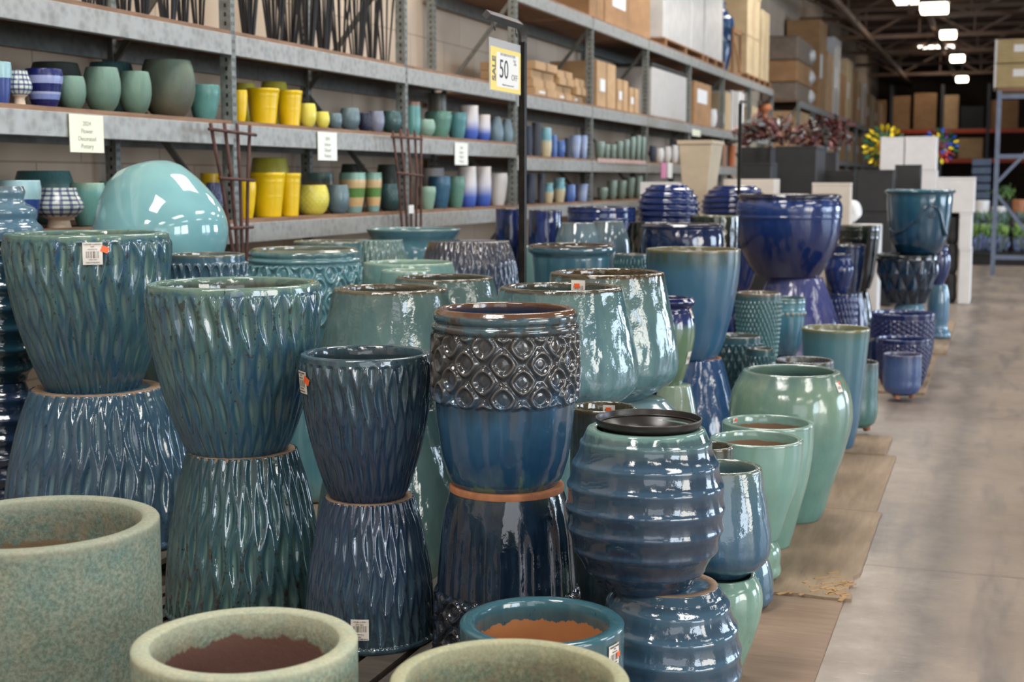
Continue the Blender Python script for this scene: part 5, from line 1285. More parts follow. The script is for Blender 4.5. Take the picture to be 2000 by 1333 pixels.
# blue jug in a wooden crate
yj = ypx(1434); e = pot('glazed_jug', 'deep blue glazed jug with small handles in a wooden crate on the top level', 'jug', (XR-.34, yj, Z_C+.05), .26, 1.12, [(0, .6), (.3, .9), (.6, 1.0), (.8, .85), (.88, .45), (.95, .42), (1, .5)], G['deep_blue'], q='lo', thick=.1)
for s in (-1, 1):
    pot_part(e, MB().tube([(XR-.34+.10, yj+s*.12, Z_C+1.06), (XR-.24, yj+s*.24, Z_C+1.05), (XR-.24, yj+s*.25, Z_C+.92)], .018, 8), 'handle', G['deep_blue'], True)
e = empty('wooden_crate', (XR-.34, yj, Z_C), 'open slatted wooden crate around the blue jug', 'crate')
ya, yb = yj-.30, yj+.42
MB().box(XR-.66, XR-.02, ya, yb, Z_C+.001, Z_C+.045).build('base', M_PALW, e)
for x in (XR-.66, XR-.06):
    for y in (ya, yb-.04): MB().box(x, x+.04, y, y+.04, Z_C+.045, Z_C+.74).build('corner_post', M_PALW, e)
for x in (XR-.66, XR-.06): MB().box(x, x+.03, ya+.04, yb-.04, Z_C+.66, Z_C+.74).build('rail', M_PALW, e)
MB().bar((XR-.035, ya+.04, Z_C+.62), (XR-.035, yb-.04, Z_C+.08), .02, .07).build('diagonal_rail', M_PALW, e)
for i, (pa, pb, h0, h1, lb) in enumerate([(1457, 1481, 0.1, .75, 'lower'), (1457, 1481, .76, 1.45, 'middle'), (1457, 1483, 1.46, 2.2, 'upper')]):
    stackbox('%s tan carton in the high carton tower at the rack end' % lb, pa, pb, .8, Z_C+h0, Z_C+h1, M_TAN, group='cartons in the tower')
stackbox('slim tan carton stack at the very end of the top level', 1485, 1500, .6, Z_C+.1, Z_C+1.35, M_TAN)
e = empty('flat_pallet', (XR-.45, (ypx(1457)+ypx(1503))/2, Z_C), 'flat pallet under the tan carton tower', 'pallet')
MB().box(XR-.86, XR-.02, ypx(1456), ypx(1503), Z_C+.075, Z_C+.098).build('deck', M_PALW, e)
for px in (1457, 1468, 1479, 1490, 1500): MB().box(XR-.86, XR-.02, ypx(px), ypx(px)+.09, Z_C+.001, Z_C+.075).build('bearer', M_PALW, e)
# second rack goods: y from 30.6
rnd = random.Random(8)
yr_ = [30.6+2.6*i for i in range(10)]
def c2(label, y0, y1, x0, z0, z1, m_, **k): carton(label, x0, XR-.06, y0, y1, z0, z1, m_, **k)
for i, (z0, z1, m_, lb) in enumerate([(3.221, 3.62, M_WRAP, 'bottom'), (3.63, 4.1, M_CARD2, 'middle'), (4.11, 4.62, M_WRAP, 'top')]):
    e = empty('wrapped_bundle', (XR-.6, 32.1, z0), '%s wide wrapped bundle at the front of the farther rack' % lb, 'bundle', 'wide bundles on the farther rack')
    MB().box(XR-.88, XR-.1, 30.8, 33.4, z0, z1).build('body', M_CARD2 if i == 1 else plain('grey_bundle', rgb(128, 112, 98), .7), e, bevel=.04)
    rb = random.Random(i); b_ = MB()
    b_.blob((XR-.12, 33.05, (z0+z1)/2), .12, .30, .16, 12, 8, .12, rb); b_.build('plastic_wrap', M_WRAP, e, True)
hh = [2.1, 1.5, 2.0, 1.2, 1.7, 1.55, 1.3, 1.35, 1.1, 1.15, 1.0, 1.05]
for i, h in enumerate(hh):
    y0 = 34.2+i*1.62
    c2('%s tall brown carton along the top of the farther rack' % ['first', 'second', 'third', 'fourth', 'fifth', 'sixth', 'seventh', 'eighth', 'ninth', 'tenth', 'eleventh', 'twelfth'][i], y0, y0+1.45, XR-.85, 3.221, 3.22+h, [M_CARD2, M_CARD, M_WRAP, M_CARD2, M_TAN][i % 5] if i != 0 else M_CARD2, group='tall cartons on the farther rack', lab=(i % 2 == 0))
for i in range(7):
    y0 = 30.75+i*2.6
    c2('%s brown carton on the middle level of the farther rack' % ord_[i] if i < 6 else 'last brown carton on the middle level of the farther rack', y0, y0+1.9, XR-.8, 2.051, 2.05+[.95, .8, .62, .75, .85, .8, .7][i], [M_CARD, M_CARD2][i % 2], group='cartons on the middle level', lab=True)
for i in range(6):
    y0 = 33.4+i*2.6
    c2('%s carton on the low level of the farther rack' % ['first', 'second', 'third', 'fourth', 'fifth', 'sixth'][i], y0, y0+1.7, XR-.8, 1.201, 1.2+.6, [M_CARD2, M_CARD][i % 2], group='cartons on the low level')

# ------------------------------------------------------------------ wire stands on the top shelf
M_WIRE = plain('black_wire', rgb(34, 32, 32), .45, .3)
def wirestand(label, px, w, hgt, back, bundles, seed, wide=1.0):
    rnd = random.Random(seed)
    P = on_x(px, 60, XR-.12-back); z0 = Z_TOP+.001; e = empty('wire_plant_stand', (P.x, P.y, z0), label, 'plant stand', 'black wire stands on the top shelf')
    rt, rb = w*.5, w*.16*wide
    MB().tube([(P.x+rt*math.cos(a), P.y+rt*math.sin(a), z0+hgt) for a in np.linspace(0, 2*PI, 17)], .006, 6).build('top_ring', M_WIRE, e)
    MB().tube([(P.x+rt*.9*math.cos(a), P.y+rt*.9*math.sin(a), z0+hgt*.82) for a in np.linspace(0, 2*PI, 17)], .005, 6).build('ring', M_WIRE, e)
    for i in range(bundles):
        a = 2*PI*i/bundles+rnd.uniform(-.2, .2); j = rnd.uniform(.8, 1.1)
        p0 = (P.x+rt*math.cos(a), P.y+rt*math.sin(a), z0+hgt); p1 = (P.x+rb*j*math.cos(a), P.y+rb*j*math.sin(a), z0+.004)
        MB().tube([p0, p1], .0055, 6).build('leg', M_WIRE, e)
ws = [(175, .16, .62, 0, 7), (201, .15, .6, .1, 8), (243, .18, .62, .05, 10), (278, .16, .6, .2, 8), (330, .22, .62, 0, 12), (358, .13, .6, .15, 8), (388, .15, .62, .05, 10),
      (486, .2, .66, 0, 22), (536, .24, .66, .05, 14), (566, .22, .62, .25, 16), (600, .22, .66, .05, 20), (632, .2, .66, 0, 22), (664, .20, .66, .1, 12), (696, .22, .66, 0, 14), (725, .16, .64, .12, 10), (752, .17, .64, .05, 8)]
pos_ = ['far left', 'second from left', 'third from left', 'fourth from left', 'fifth from left', 'sixth from left', 'just left of the perforated post', 'first right of the perforated post', 'second right of the perforated post', 'third right of the perforated post', 'fourth right of the post, dense', 'densest bundle above the yellow pots', 'beside the densest bundle', 'with a tag, above the grey pots', 'open legged, above the scaly pots', 'last one before the second post']
for i, (px, w, h, b_, n_) in enumerate(ws):
    wirestand('black wire plant stand on the top shelf, '+pos_[i], px, w, h, b_, n_, i)

# ------------------------------------------------------------------ rusty trellises leaning on the rack
M_RUST = plain('rusty_rod', rgb(88, 58, 52), .7, .2, var=.25, scale=20)
def trellis(label, tops, mids, bots, bars, tag_=None):
    XT = XR+.10
    e = empty('metal_trellis', on_x(bots[1], 490, XT).to_2d().to_3d(), label, 'trellis')
    bot = [on_x(b, 492, XT) for b in bots]
    for t_, m_, b_ in zip(tops, mids, bot):
        T = on_x(*t_, XT); M_ = on_x(*m_, XT); d = (b_-M_)
        B = Vector((XT, b_.y+ (b_.y-M_.y)*.15, 0.006))
        MB().tube([T, M_, b_, B], .010, 8).build('rod', M_RUST, e, True)
    for (xa, ya, xb, yb) in bars:
        MB().tube([on_x(xa, ya, XT+.018), on_x(xb, yb, XT+.018)], .009, 8).build('crossbar', M_RUST, e, True)
    if tag_:
        P = on_x(tag_[0], tag_[1], XT+.03)
        MB().box(P.x, P.x+.002, P.y-.045, P.y+.045, P.z-.03, P.z+.03).build('hang_tag', M_LBL, e)
trellis('rusty rod trellis leaning on the rack beside the yellow pots', [(411, 241), (438, 240), (463, 241), (488, 245)], [(432, 350), (452, 350), (469, 351), (484, 352)], [455, 464, 473, 482],
        [(408, 252, 500, 264), (429, 348, 497, 353), (452, 446, 494, 444)])
trellis('rusty rod trellis leaning on the second rack post, white tag near its foot', [(767, 256), (782, 252), (796, 252), (810, 254), (823, 262)], [(777, 340), (789, 340), (802, 340), (814, 341), (822, 342)], [789, 797, 804, 812, 822],
        [(765, 267, 824, 272), (776, 338, 826, 344)], (803, 409))

# ------------------------------------------------------------------ lettering helper and signs
M_INK = plain('black_ink', rgb(52, 52, 52), .6, var=.0); M_GREYINK = plain('grey_ink', rgb(150, 150, 132), .6, var=.0); M_SALE = plain('grey_sale_ink', rgb(120, 122, 116), .6, var=0)
M_THIN = plain('fine_ink', rgb(128, 124, 120), .6, var=0)
def lettering(txt, size, mat, M, parent, name='lettering', sx=1.0, bold=0.0, al='CENTER'):
    """text as a thin mesh; M places its local XY plane"""
    cu = bpy.data.curves.new(name, 'FONT'); cu.body = txt; cu.size = size; cu.align_x = al; cu.align_y = 'CENTER'; cu.extrude = 0.0004; cu.offset = bold
    tmp = bpy.data.objects.new(name, cu); C.objects.link(tmp)
    dg = bpy.context.evaluated_depsgraph_get(); dg.update()
    me = bpy.data.meshes.new_from_object(tmp.evaluated_get(dg)); bpy.data.objects.remove(tmp)
    Mp = Matrix.Identity(4)
    if parent is not None:
        Mp = (Matrix.Translation(parent.location) @ parent.rotation_euler.to_matrix().to_4x4()).inverted()
    me.transform(Mp @ M @ Matrix.Diagonal((sx, 1, 1, 1))); me.materials.clear(); me.materials.append(mat)
    o = bpy.data.objects.new(name, me); put(o, parent); return o
def face_x(P):     # local X -> +Y (to the right as seen from the aisle), local Y -> up, facing +X
    return Matrix.Translation(P) @ Matrix(((0, 0, 1, 0), (1, 0, 0, 0), (0, 1, 0, 0), (0, 0, 0, 1)))
M_PAPER = plain('cream_paper', rgb(238, 238, 214), .5, var=.02); M_PAPERW = plain('white_paper', rgb(238, 240, 232), .5, var=.02)
def papersign(label, pxa, pxb, yt, yb, lines, mat):
    X = XR+.012; A = on_x(pxa, yt, X); B = on_x(pxb, yt, X); zb = on_x(pxa, yb, X).z
    e = empty('paper_sign', (X, (A.y+B.y)/2, zb), label, 'sign', 'paper signs clipped to the shelf beam')
    MB().box(X, X+.003, A.y, B.y, zb, A.z).build('sheet', mat, e)
    h = A.z-zb
    for i, t in enumerate(lines):
        lettering(t, h*.17, M_GREYINK, face_x(Vector((X+.0035, (A.y+B.y)/2, A.z-h*(.24+.20*i)))), e, sx=1.05)
papersign('cream paper sign with four faint lines, hanging below the hammered pots', 134, 200, 222, 297, ['2024', 'Flower', 'Decorated', 'Pottery'], M_PAPER)
papersign('white paper sign on the shelf beam below the pale yellow pots', 620, 657, 257, 313, ['2024', 'Indoor', 'Glazed', 'Pottery'], M_PAPERW)
papersign('white paper sign on the shelf beam below the scaly pots', 888, 913, 278, 322, ['2024', 'Indoor', 'Glazed', 'Pottery'], M_PAPERW)
papersign('small yellowish sign on the far shelf beam', 1352, 1368, 252, 265, [], M_PAPER)
for lb, pa, pb, m_ in (('pink tag hanging on the shelf edge beside the white pots', 1291, 1302, plain('pink_paper', rgb(214, 138, 172), .6, var=.02)), ('white tag with a lime border beside the pink tag', 1304, 1313, M_PAPERW)):
    X = XR+.012; A = on_x(pa, 318, X); B = on_x(pb, 318, X); zb = on_x(pa, 348, X).z
    thing(MB().box(X, X+.003, A.y, B.y, zb, A.z), 'shelf_tag', m_, lb, 'tag')

# sale sign on its stand
M_STAND = plain('black_square_tube', rgb(30, 28, 26), .35, .4, var=.3, scale=30); M_TUBE = plain('grey_square_tube', rgb(74, 72, 72), .5, .2)
Ds = 6.35; B_ = on_d(1021, 540, Ds)
XS, YS = B_.x, B_.y
zt = on_d(1024, 60, Ds).z
e = empty('sign_stand', (XS, YS, 0), 'tall black square-tube stand holding the sale sign in the middle of the pots', 'sign stand')
MB().box(XS-.06, XS+.06, YS-.06, YS+.06, 0.013, 0.022).build('base_plate', M_STAND, e)
MB().bar((XS, YS, .022), (XS, YS, zt-.05), .030).build('upright', M_STAND, e, bevel=.003)
arm_end = on_x(950, 36, XS)
pts = [(XS, YS, zt-.05)]
mb = MB(); arc = [(XS, YS-.07+.07*math.cos(a), zt-.05+.07*math.sin(a)) for a in np.linspace(0, PI/2, 8)]
arc.append((XS, arm_end.y, zt+.02))
mb.tube(arc, .0205, 4); mb.build('arm', M_TUBE, e)
for y in (arm_end.y+.09, YS-.10):
    MB().tube([(XS, y, zt+.005), (XS, y, zt-.02), (XS, y+.015, zt-.035), (XS, y+.02, zt-.02)] , .003, 6).build('hook', M_TUBE, e)
YA, YB = arm_end.y+.05, YS-.035
zt2 = on_x(1000, 84, XS).z; zy = on_x(1000, 100, XS).z; zb2 = on_x(1000, 182, XS).z
m, nt, b = newmat('clear_sleeve'); b.inputs['Base Color'].default_value = (.8, .82, .85, 1); b.inputs['Alpha'].default_value = .45; b.inputs['Roughness'].default_value = .1; M_SLV = m
M_SIGNY = plain('pale_yellow_card', rgb(250, 226, 128), .6, var=.0); M_SIGNW = plain('white_card', rgb(244, 243, 240), .6, var=.0)
e = empty('sale_sign', (XS, (YA+YB)/2, zb2), 'yellow bordered SALE 50 % OFF card in a clear sleeve hanging from the stand', 'sign')
MB().box(XS-.003, XS-.0015, YA-.01, YB+.005, zb2-.004, zt2).build('plastic_sleeve', M_SLV, e)
MB().box(XS-.001, XS+.001, YA, YB, zb2, zy).build('card', M_SIGNY, e)
w, h = YB-YA, zy-zb2
MB().box(XS+.001, XS+.0014, YA+w*.19, YB-w*.07, zb2+h*.10, zy-h*.10).build('white_panel', M_SIGNW, e)
def at(u, v): return Vector((XS+.0018, YA+w*u, zb2+h*v))
lettering('SALE', w*.155, M_SALE, face_x(at(.105, .50)) @ Matrix.Rotation(PI/2, 4, 'Z'), e, sx=h/w*1.75, bold=.002)
lettering('50', h*.62, M_INK, face_x(at(.42, .50)), e, sx=w/h*.50)
lettering('%', h*.20, M_THIN, face_x(at(.79, .72)), e, sx=w/h*.8)
lettering('OFF', h*.20, M_THIN, face_x(at(.78, .36)), e, sx=w/h*.62)
lettering('DECORATOR POTTERY', h*.085, M_THIN, face_x(at(.56, .86)), e, sx=w/h*.56)
lettering('all glazed pottery in stock', h*.06, M_THIN, face_x(at(.56, .16)), e, sx=w/h*.62)
# thin far pole
Pp = on_d(1443, 372, 11.55)
e = empty('sign_stand', (Pp.x, Pp.y, 0), 'thin dark pole stand rising behind the ribbed cobalt planters', 'sign stand')
zt_ = on_d(1447, 203, 11.55).z
MB().bar((Pp.x, Pp.y, .013), (Pp.x, Pp.y, zt_), .026).build('upright', M_STAND, e)
MB().box(Pp.x-.12, Pp.x+.12, Pp.y-.12, Pp.y+.12, .001, .013).build('base_plate', M_STAND, e)
MB().tube([(Pp.x, Pp.y, zt_-.02), (Pp.x, Pp.y+.03, zt_+.02), (Pp.x, Pp.y+.25, zt_+.03)], .014, 6).build('arm', M_TUBE, e)

# ------------------------------------------------------------------ price labels stuck on the pots
M_STK = plain('white_sticker', rgb(228, 222, 214), .45, var=.03); M_ORG = plain('orange_sticker', rgb(246, 104, 50), .5, var=.05); M_BAR = plain('barcode_ink', rgb(96, 82, 66), .6, var=0)
def surf(o, R, H, prof, inv, lc, thw, z, off):
    """point on the outer wall in pot-local axes without rotation (thw world angle)"""
    t = (H-z)/H if inv else z/H
    r = R*float(catmull(prof, np.array([t]))[0])+off
    return Vector((lc.x+r*math.cos(thw), lc.y+r*math.sin(thw), lc.z+z))
def patch(root, info, th0, z0, w, h, off, nm, mat, tilt=0.0, n=8, inside=None):
    o, R, H, prof, inv, lc = info; mb = MB(); P = []
    for j in range(3):
        for i in range(n+1):
            u = (i/n-.5)*w; v = (j/2-.5)*h
            uu = u*math.cos(tilt)-v*math.sin(tilt); vv = u*math.sin(tilt)+v*math.cos(tilt)
            if inside is None: p = surf(o, R, H, prof, inv, lc, th0+uu/R, z0+vv, off)
            else:
                r = inside-off; p = Vector((lc.x+r*math.cos(th0-uu/r), lc.y+r*math.sin(th0-uu/r), lc.z+z0+vv))
            P.append(p)
    mb.v = [tuple(p) for p in P]
    for j in range(2):
        for i in range(n): a = j*(n+1)+i; mb.f.append((a, a+1, a+n+2, a+n+1))
    return pot_part(root, mb, nm, mat, True)
def price(lb, cx, cy, w, h, orange=None, inside=None, txt=True, flip=False, tilt=0.0, offk=.006):
    """label around the picture point cx, cy on the named pot"""
    info = POT[lb]; o, R, H, prof, inv, lc = info
    best = None
    for a in np.linspace(-PI, PI, 721):
        for z in (np.linspace(.02, .98, 60)*H):
            if inside is None: p = surf(o, R, H, prof, inv, lc, a, z, 0)
            else: p = Vector((lc.x+inside*math.cos(a), lc.y+inside*math.sin(a), lc.z+z))
            nrm = Vector((math.cos(a), math.sin(a), 0)); facing = (nrm.dot(_O-p) > 0)
            if facing != (inside is None): continue
            d = p-_O; zz = d.dot(_f); qx = 1000+F_PX*d.dot(_r)/zz; qy = 666.5-F_PX*d.dot(_u)/zz
            e_ = (qx-cx)**2+(qy-cy)**2
            if best is None or e_ < best[0]: best = (e_, a, z)
    _, a, z = best
    s = patch(o, info, a, z, w, h, offk, 'price_label', M_STK, tilt, inside=inside)
    rnd = random.Random(lb); sg_ = -1 if flip else 1
    def sub(nm, mb_, mat):
        me = bpy.data.meshes.new(nm); Mi = (Matrix.Translation(o.location) @ o.rotation_euler.to_matrix().to_4x4()).inverted()
        me.from_pydata([tuple(Mi @ Vector(v)) for v in mb_.v], [], mb_.f); me.update(); me.materials.append(mat)
        return put(bpy.data.objects.new(nm, me), s)
    def loc(u, v, off):
        uu = u*math.cos(tilt)-v*math.sin(tilt); vv = u*math.sin(tilt)+v*math.cos(tilt)
        if inside is None: return surf(o, R, H, prof, inv, lc, a+uu/R, z+vv, off)
        r = inside-off; return Vector((lc.x+r*math.cos(a-uu/r), lc.y+r*math.sin(a-uu/r), lc.z+z+vv))
    mb_ = MB(); x = -.34*w
    while x < .36*w:
        bw = rnd.choice([.012, .02, .03])*w; p = [loc(x, -.20*h*sg_, offk+.0006), loc(x+bw, -.20*h*sg_, offk+.0006), loc(x+bw, .10*h*sg_, offk+.0006), loc(x, .10*h*sg_, offk+.0006)]
        n0 = len(mb_.v); mb_.v += [tuple(q) for q in p]; mb_.f.append((n0, n0+1, n0+2, n0+3)); x += bw+rnd.choice([.015, .03, .05])*w
    sub('barcode', mb_, M_BAR)
    if txt and inside is None:
        c_ = loc(0, 0, offk); nr = Vector((math.cos(a), math.sin(a), 0)); tg = Vector((-nr.y, nr.x, 0)); upv = Vector((0, 0, 1))
        for t, v, sz in (('TURNER GARDEN', .42, .105), ('42084', .32, .07), ('MTG-Auto Ptp', .20, .07), ('12345 15447', -.27, .075), ('MADE IN VIETNAM', -.40, .075)):
            p = loc(0, v*h*sg_, offk+.0016)
            Mx = Matrix((tuple(tg*sg_)+(0,), tuple(upv*sg_)+(0,), tuple(nr)+(0,), (0, 0, 0, 1))).transposed(); Mx = Matrix.Translation(p) @ Mx
            q = lettering(t, sz*w*1.15, M_BAR, Mx, None, 'lettering')
            q.data.transform((Matrix.Translation(o.location) @ o.rotation_euler.to_matrix().to_4x4()).inverted()); q.parent = s
    if orange:
        u, v, ow, oh, ot = orange
        c0 = MB(); cs = [(-ow/2, -oh/2), (ow/2, -oh/2), (ow/2, oh/2), (-ow/2, oh/2)]
        c0.v = [tuple(loc(u*w+x_*math.cos(ot)-y_*math.sin(ot), v*h+x_*math.sin(ot)+y_*math.cos(ot), offk+.0012)) for x_, y_ in cs]; c0.f = [(0, 1, 2, 3)]
        q = sub('orange_sticker', c0, M_ORG)
price('large green carved planter with a barcode label, upright in the leftmost front pair', 180, 494, .066, .080, (.62, .18, .026, .022, -.4), offk=.016)
price('dark blue-green carved planter with an orange price sticker left of the relief urn', 597, 745, .055, .066, (.55, .12, .028, .022, -.5), offk=.010)
price('slate blue carved planter upside down with a barcode label near its lower edge', 703, 1228, .052, .062, None, flip=True, offk=.009)
price('round blue rimmed planter with glaze drips over bare orange clay inside, low in front', 1197, 1281, .045, .055, (.42, 0, .016, .012, 0), offk=.003)
info = POT[MG]; price(MG, 1130, 560, .055, .050, (-.1, .1, .022, .016, 0), inside=info[1]*.79-info[1]*.14, offk=.003)
info = POT[SD]; price(SD, 1190, 800, .040, .034, (-.05, .1, .018, .012, 0), inside=info[1]*.84, offk=.002)
price('big round celadon jar planter with a white price tag, on the plywood by the aisle', 1638, 757, .038, .040, (.35, .4, .014, .014, 0), txt=False, offk=.003)
price(GJ, 1350, 612, .030, .042, (.2, .45, .012, .010, 0), txt=False, offk=.003)
price(GJ, 1344, 700, .034, .058, None, txt=False, offk=.003)
info = POT['farther light celadon planter with an orange sticker inside its rim']; price('farther light celadon planter with an orange sticker inside its rim', 1434, 822, .030, .02, (.3, .1, .014, .014, 0), inside=info[1]*.86, txt=False, offk=.002)

# ------------------------------------------------------------------ composite planters, far display
def cube(label, pxa, pxb, yt, zb, y, mat, dep=.5, name='cube_planter', group=None, round_=.012):
    """square planter whose front face stands at depth y and spans the picture columns pxa..pxb, top at picture row yt"""
    A, B = on_y(pxa, yt, y), on_y(pxb, yt, y)
    x0, x1, z1 = A.x, B.x, A.z
    e = empty(name, ((x0+x1)/2, y+dep/2, zb), label, 'planter', group)
    mb = MB(); t = .03
    mb.box(x0, x1, y, y+dep, zb, z1-.03)
    mb.build('body', mat, e, bevel=round_)
    r = MB().box(x0, x1, y, y+t, z1-.03, z1).box(x0, x1, y+dep-t, y+dep, z1-.03, z1).box(x0, x0+t, y+t, y+dep-t, z1-.03, z1).box(x1-t, x1, y+t, y+dep-t, z1-.03, z1)
    r.build('rim', mat, e)
    return x0, x1, z1
W_ = M_WHITEC
def col(px, ys_, y, mat, names, wpx, dep, group, shift=0):
    """stack of square planters, top first; ys_ = rows of the tops"""
    for i, (yt, lb) in enumerate(zip(ys_, names)):
        zb = 0.001 if i == len(ys_)-1 else on_y(px, ys_[i+1], y).z+.001
        pq = px+(shift if i else 0)
        cube(lb, pq, pq+wpx[i] if isinstance(wpx, list) else px+wpx, yt, zb, y, mat[i] if isinstance(mat, list) else mat, dep, group=group)
GW, GK = 'white composite planters', 'charcoal composite planters'
col(1768, [267, 333, 420], 21.0, W_, ['white square planter at the top right of the highest stack', 'white square planter directly below the top right one', 'white square planter at the foot of the highest right stack'], 62, .48, GW)
col(1720, [268, 333, 420], 21.0, W_, ['white square planter at the top left of the highest stack', 'white square planter below the top left one', 'white square planter at the foot of the highest left stack'], 46, .48, GW)
col(1830, [346, 416, 486], 17.6, W_, ['white rounded planter on top of the stack by the aisle', 'white planter in the middle of the stack by the aisle', 'white planter at the foot of the stack by the aisle'], [75, 25, 24], .62, GW, 44)
col(1586, [357, 452], 14.0, M_CREAMC, ['cream slab-sided planter behind the huge cobalt urn', 'cream planter under the slab-sided one'], 76, .16, None)
col(1748, [322, 400], 18.0, M_BLACKC, ['charcoal square planter before the highest white stack', 'charcoal planter beneath, left of the white stack'], 50, .4, GK)
col(1673, [332, 414], 17.0, M_BLACKC, ['charcoal square planter, second from the right in the dark row', 'charcoal planter under the second from the right'], 72, .5, GK)
col(1606, [334, 414], 17.6, M_BLACKC, ['charcoal square planter, third from the right in the dark row', 'charcoal planter under the third from the right'], 62, .4, GK)
col(1515, [286, 400], 16.4, M_BLACKC, ['big charcoal square planter with a blue-lit right side', 'charcoal planter under the big square one'], 80, .9, GK)
col(1440, [288, 400], 17.5, M_BLACKC, ['charcoal planter behind, left of the big square one', 'charcoal planter behind, at floor level'], 66, .5, GK)
col(1447, [318, 410], 15.6, M_BLACKC, ['shorter charcoal planter in front at the left of the dark row', 'charcoal planter under the shorter one'], 59, .5, GK)
# black rounded cylinders next to the white stack
for i, (yt, zb_) in enumerate([(424, .80), (498, .42), (540, .02)]):
    pass
yq = 17.75; Pq = on_y(1860, 500, yq)
for i, (a, b_, lb) in enumerate([(0.001, .36, 'lowest black rounded planter beside the white stack'), (.362, .72, 'middle black rounded planter beside the white stack'), (.722, on_y(1852, 424, yq).z, 'top black planter beside the white stack')]):
    pot('rounded_planter', lb, 'planter', (Pq.x-.01, Pq.y, a), .072, b_-a, [(0, .7), (.1, .95), (.5, 1), (.9, .96), (1, .85)], M_BLACKC, q='lo', group='black rounded planters')
# tapered cream planter on the display
yw = 12.6
A, B = on_y(1325, 280, yw), on_y(1390, 280, yw)
zt_, zb_ = on_y(1355, 277, yw).z, 0.60
e = empty('tapered_planter', ((A.x+B.x)/2, yw+.15, zb_), 'tall cream tapered square planter rising behind the cobalt ribbed planters', 'planter')
cx_, hw = (A.x+B.x)/2, (B.x-A.x)/2
mb = MB().quadbox([(cx_-hw*.30, yw+.06, zb_), (cx_+hw*.30, yw+.06, zb_), (cx_+hw*.30, yw+.25, zb_), (cx_-hw*.30, yw+.25, zb_), (cx_-hw, yw, zt_-.02), (cx_+hw, yw, zt_-.02), (cx_+hw, yw+.55, zt_-.02), (cx_-hw, yw+.55, zt_-.02)])
mb.build('body', plain('cream_concrete', rgb(196, 180, 156), .8, var=.06), e, bevel=.008)
MB().box(cx_-hw-.01, cx_+hw+.01, yw-.01, yw+.56, zt_-.02, zt_+.015).build('rim', plain('cream_concrete', rgb(196, 180, 156), .8), e)
cube('dark plinth box under the cream tapered planter', 1336, 1384, 0, .001, yw, M_BLACKC, .4) if 0 else None
thing(MB().box(cx_-hw*.8, cx_+hw*.8, yw-.03, yw+.45, .001, .599), 'plinth', M_PAL, 'dark timber plinth under the cream tapered planter', 'plinth')
# white bowl lying on its side
Pw = on_d(1676, 408, 15.6)
e = pot('bowl_planter', 'white rounded planter lying on its side next to the cream slab planter', 'planter', Pw, .16, .26, P_TUB, M_WHITEC, q='lo')
e.rotation_euler = (0, math.radians(-105), math.radians(-20))
thing(MB().box(Pw.x-.2, Pw.x+.25, Pw.y-.25, Pw.y+.25, .001, Pw.z-.175), 'plinth', M_WHITEC, 'white block below the planter lying on its side', 'plinth')
# pale slab on the cobalt planter
Ps = on_d(1470, 356, 13.3)
thing(MB().box(Ps.x-.28, Ps.x+.20, Ps.y+.0, Ps.y+.4, .95, Ps.z+.03), 'stone_slab', M_CREAMC, 'cream box behind the right ribbed cobalt planter', 'planter')
Ps = on_d(1304, 360, 12.9)
thing(MB().box(Ps.x-.26, Ps.x+.26, Ps.y, Ps.y+.4, .9, Ps.z+.02), 'stone_slab', M_WHITEC, 'white flat box behind the left ribbed cobalt planter', 'planter')

# ------------------------------------------------------------------ metal foliage, spinners, plants
def foliage(name, label, c, rx, ry, rz, n, cols, cat, seed, lw=.09, down=0.0, group=None):
    rnd = random.Random(seed); e = empty(name, (c[0], c[1], c[2]-rz), label, cat, group)
    mbs = [MB() for _ in cols]
    for i in range(n):
        a = rnd.uniform(0, 2*PI); b_ = rnd.uniform(-.2, 1.2); r = rnd.uniform(.45, 1)
        p = Vector((c[0]+rx*r*math.cos(a)*math.cos(b_), c[1]+ry*r*math.sin(a)*math.cos(b_), c[2]-rz*.3+rz*1.2*r*math.sin(b_)))
        d = Vector((rnd.uniform(-1, 1), rnd.uniform(-1, 1), rnd.uniform(-.4, 1))).normalized()*lw*rnd.uniform(1, 1.8)
        mbs[rnd.randrange(len(cols))].leaf(p, p+d, lw*.55, (rnd.uniform(-1, 1), rnd.uniform(-1, 1), rnd.uniform(-1, 1)))
    for m_, cm in zip(mbs, cols):
        if m_.v: m_.build('leaves', cm, e, True)
    return e
DR = plain('dark_red_metal', rgb(96, 48, 46), .4, .3); PK = plain('dusty_pink_metal', rgb(150, 108, 104), .4, .2); GYL = plain('grey_leaf_metal', rgb(110, 110, 108), .4, .3)
Pf = on_d(1500, 262, 17.6); foliage('metal_shrub', 'dark red and pink metal leaf sculpture above the charcoal planters', Pf, .42, .3, .26, 260, [DR, PK, GYL], 'garden ornament', 1)
Pf = on_d(1608, 268, 19.0); foliage('metal_shrub', 'dusky red metal leaf sculpture behind the big charcoal planter', Pf, .40, .3, .32, 240, [DR, GYL, DR], 'garden ornament', 2)
thing(MB().box(Pf.x-.2, Pf.x+.2, Pf.y-.2, Pf.y+.2, .001, Pf.z-.21), 'plinth', M_BLACKC, 'charcoal plinth below the dusky red metal leaf sculpture', 'plinth')
M_POLE = plain('thin_steel_pole', rgb(60, 60, 60), .4, .6)
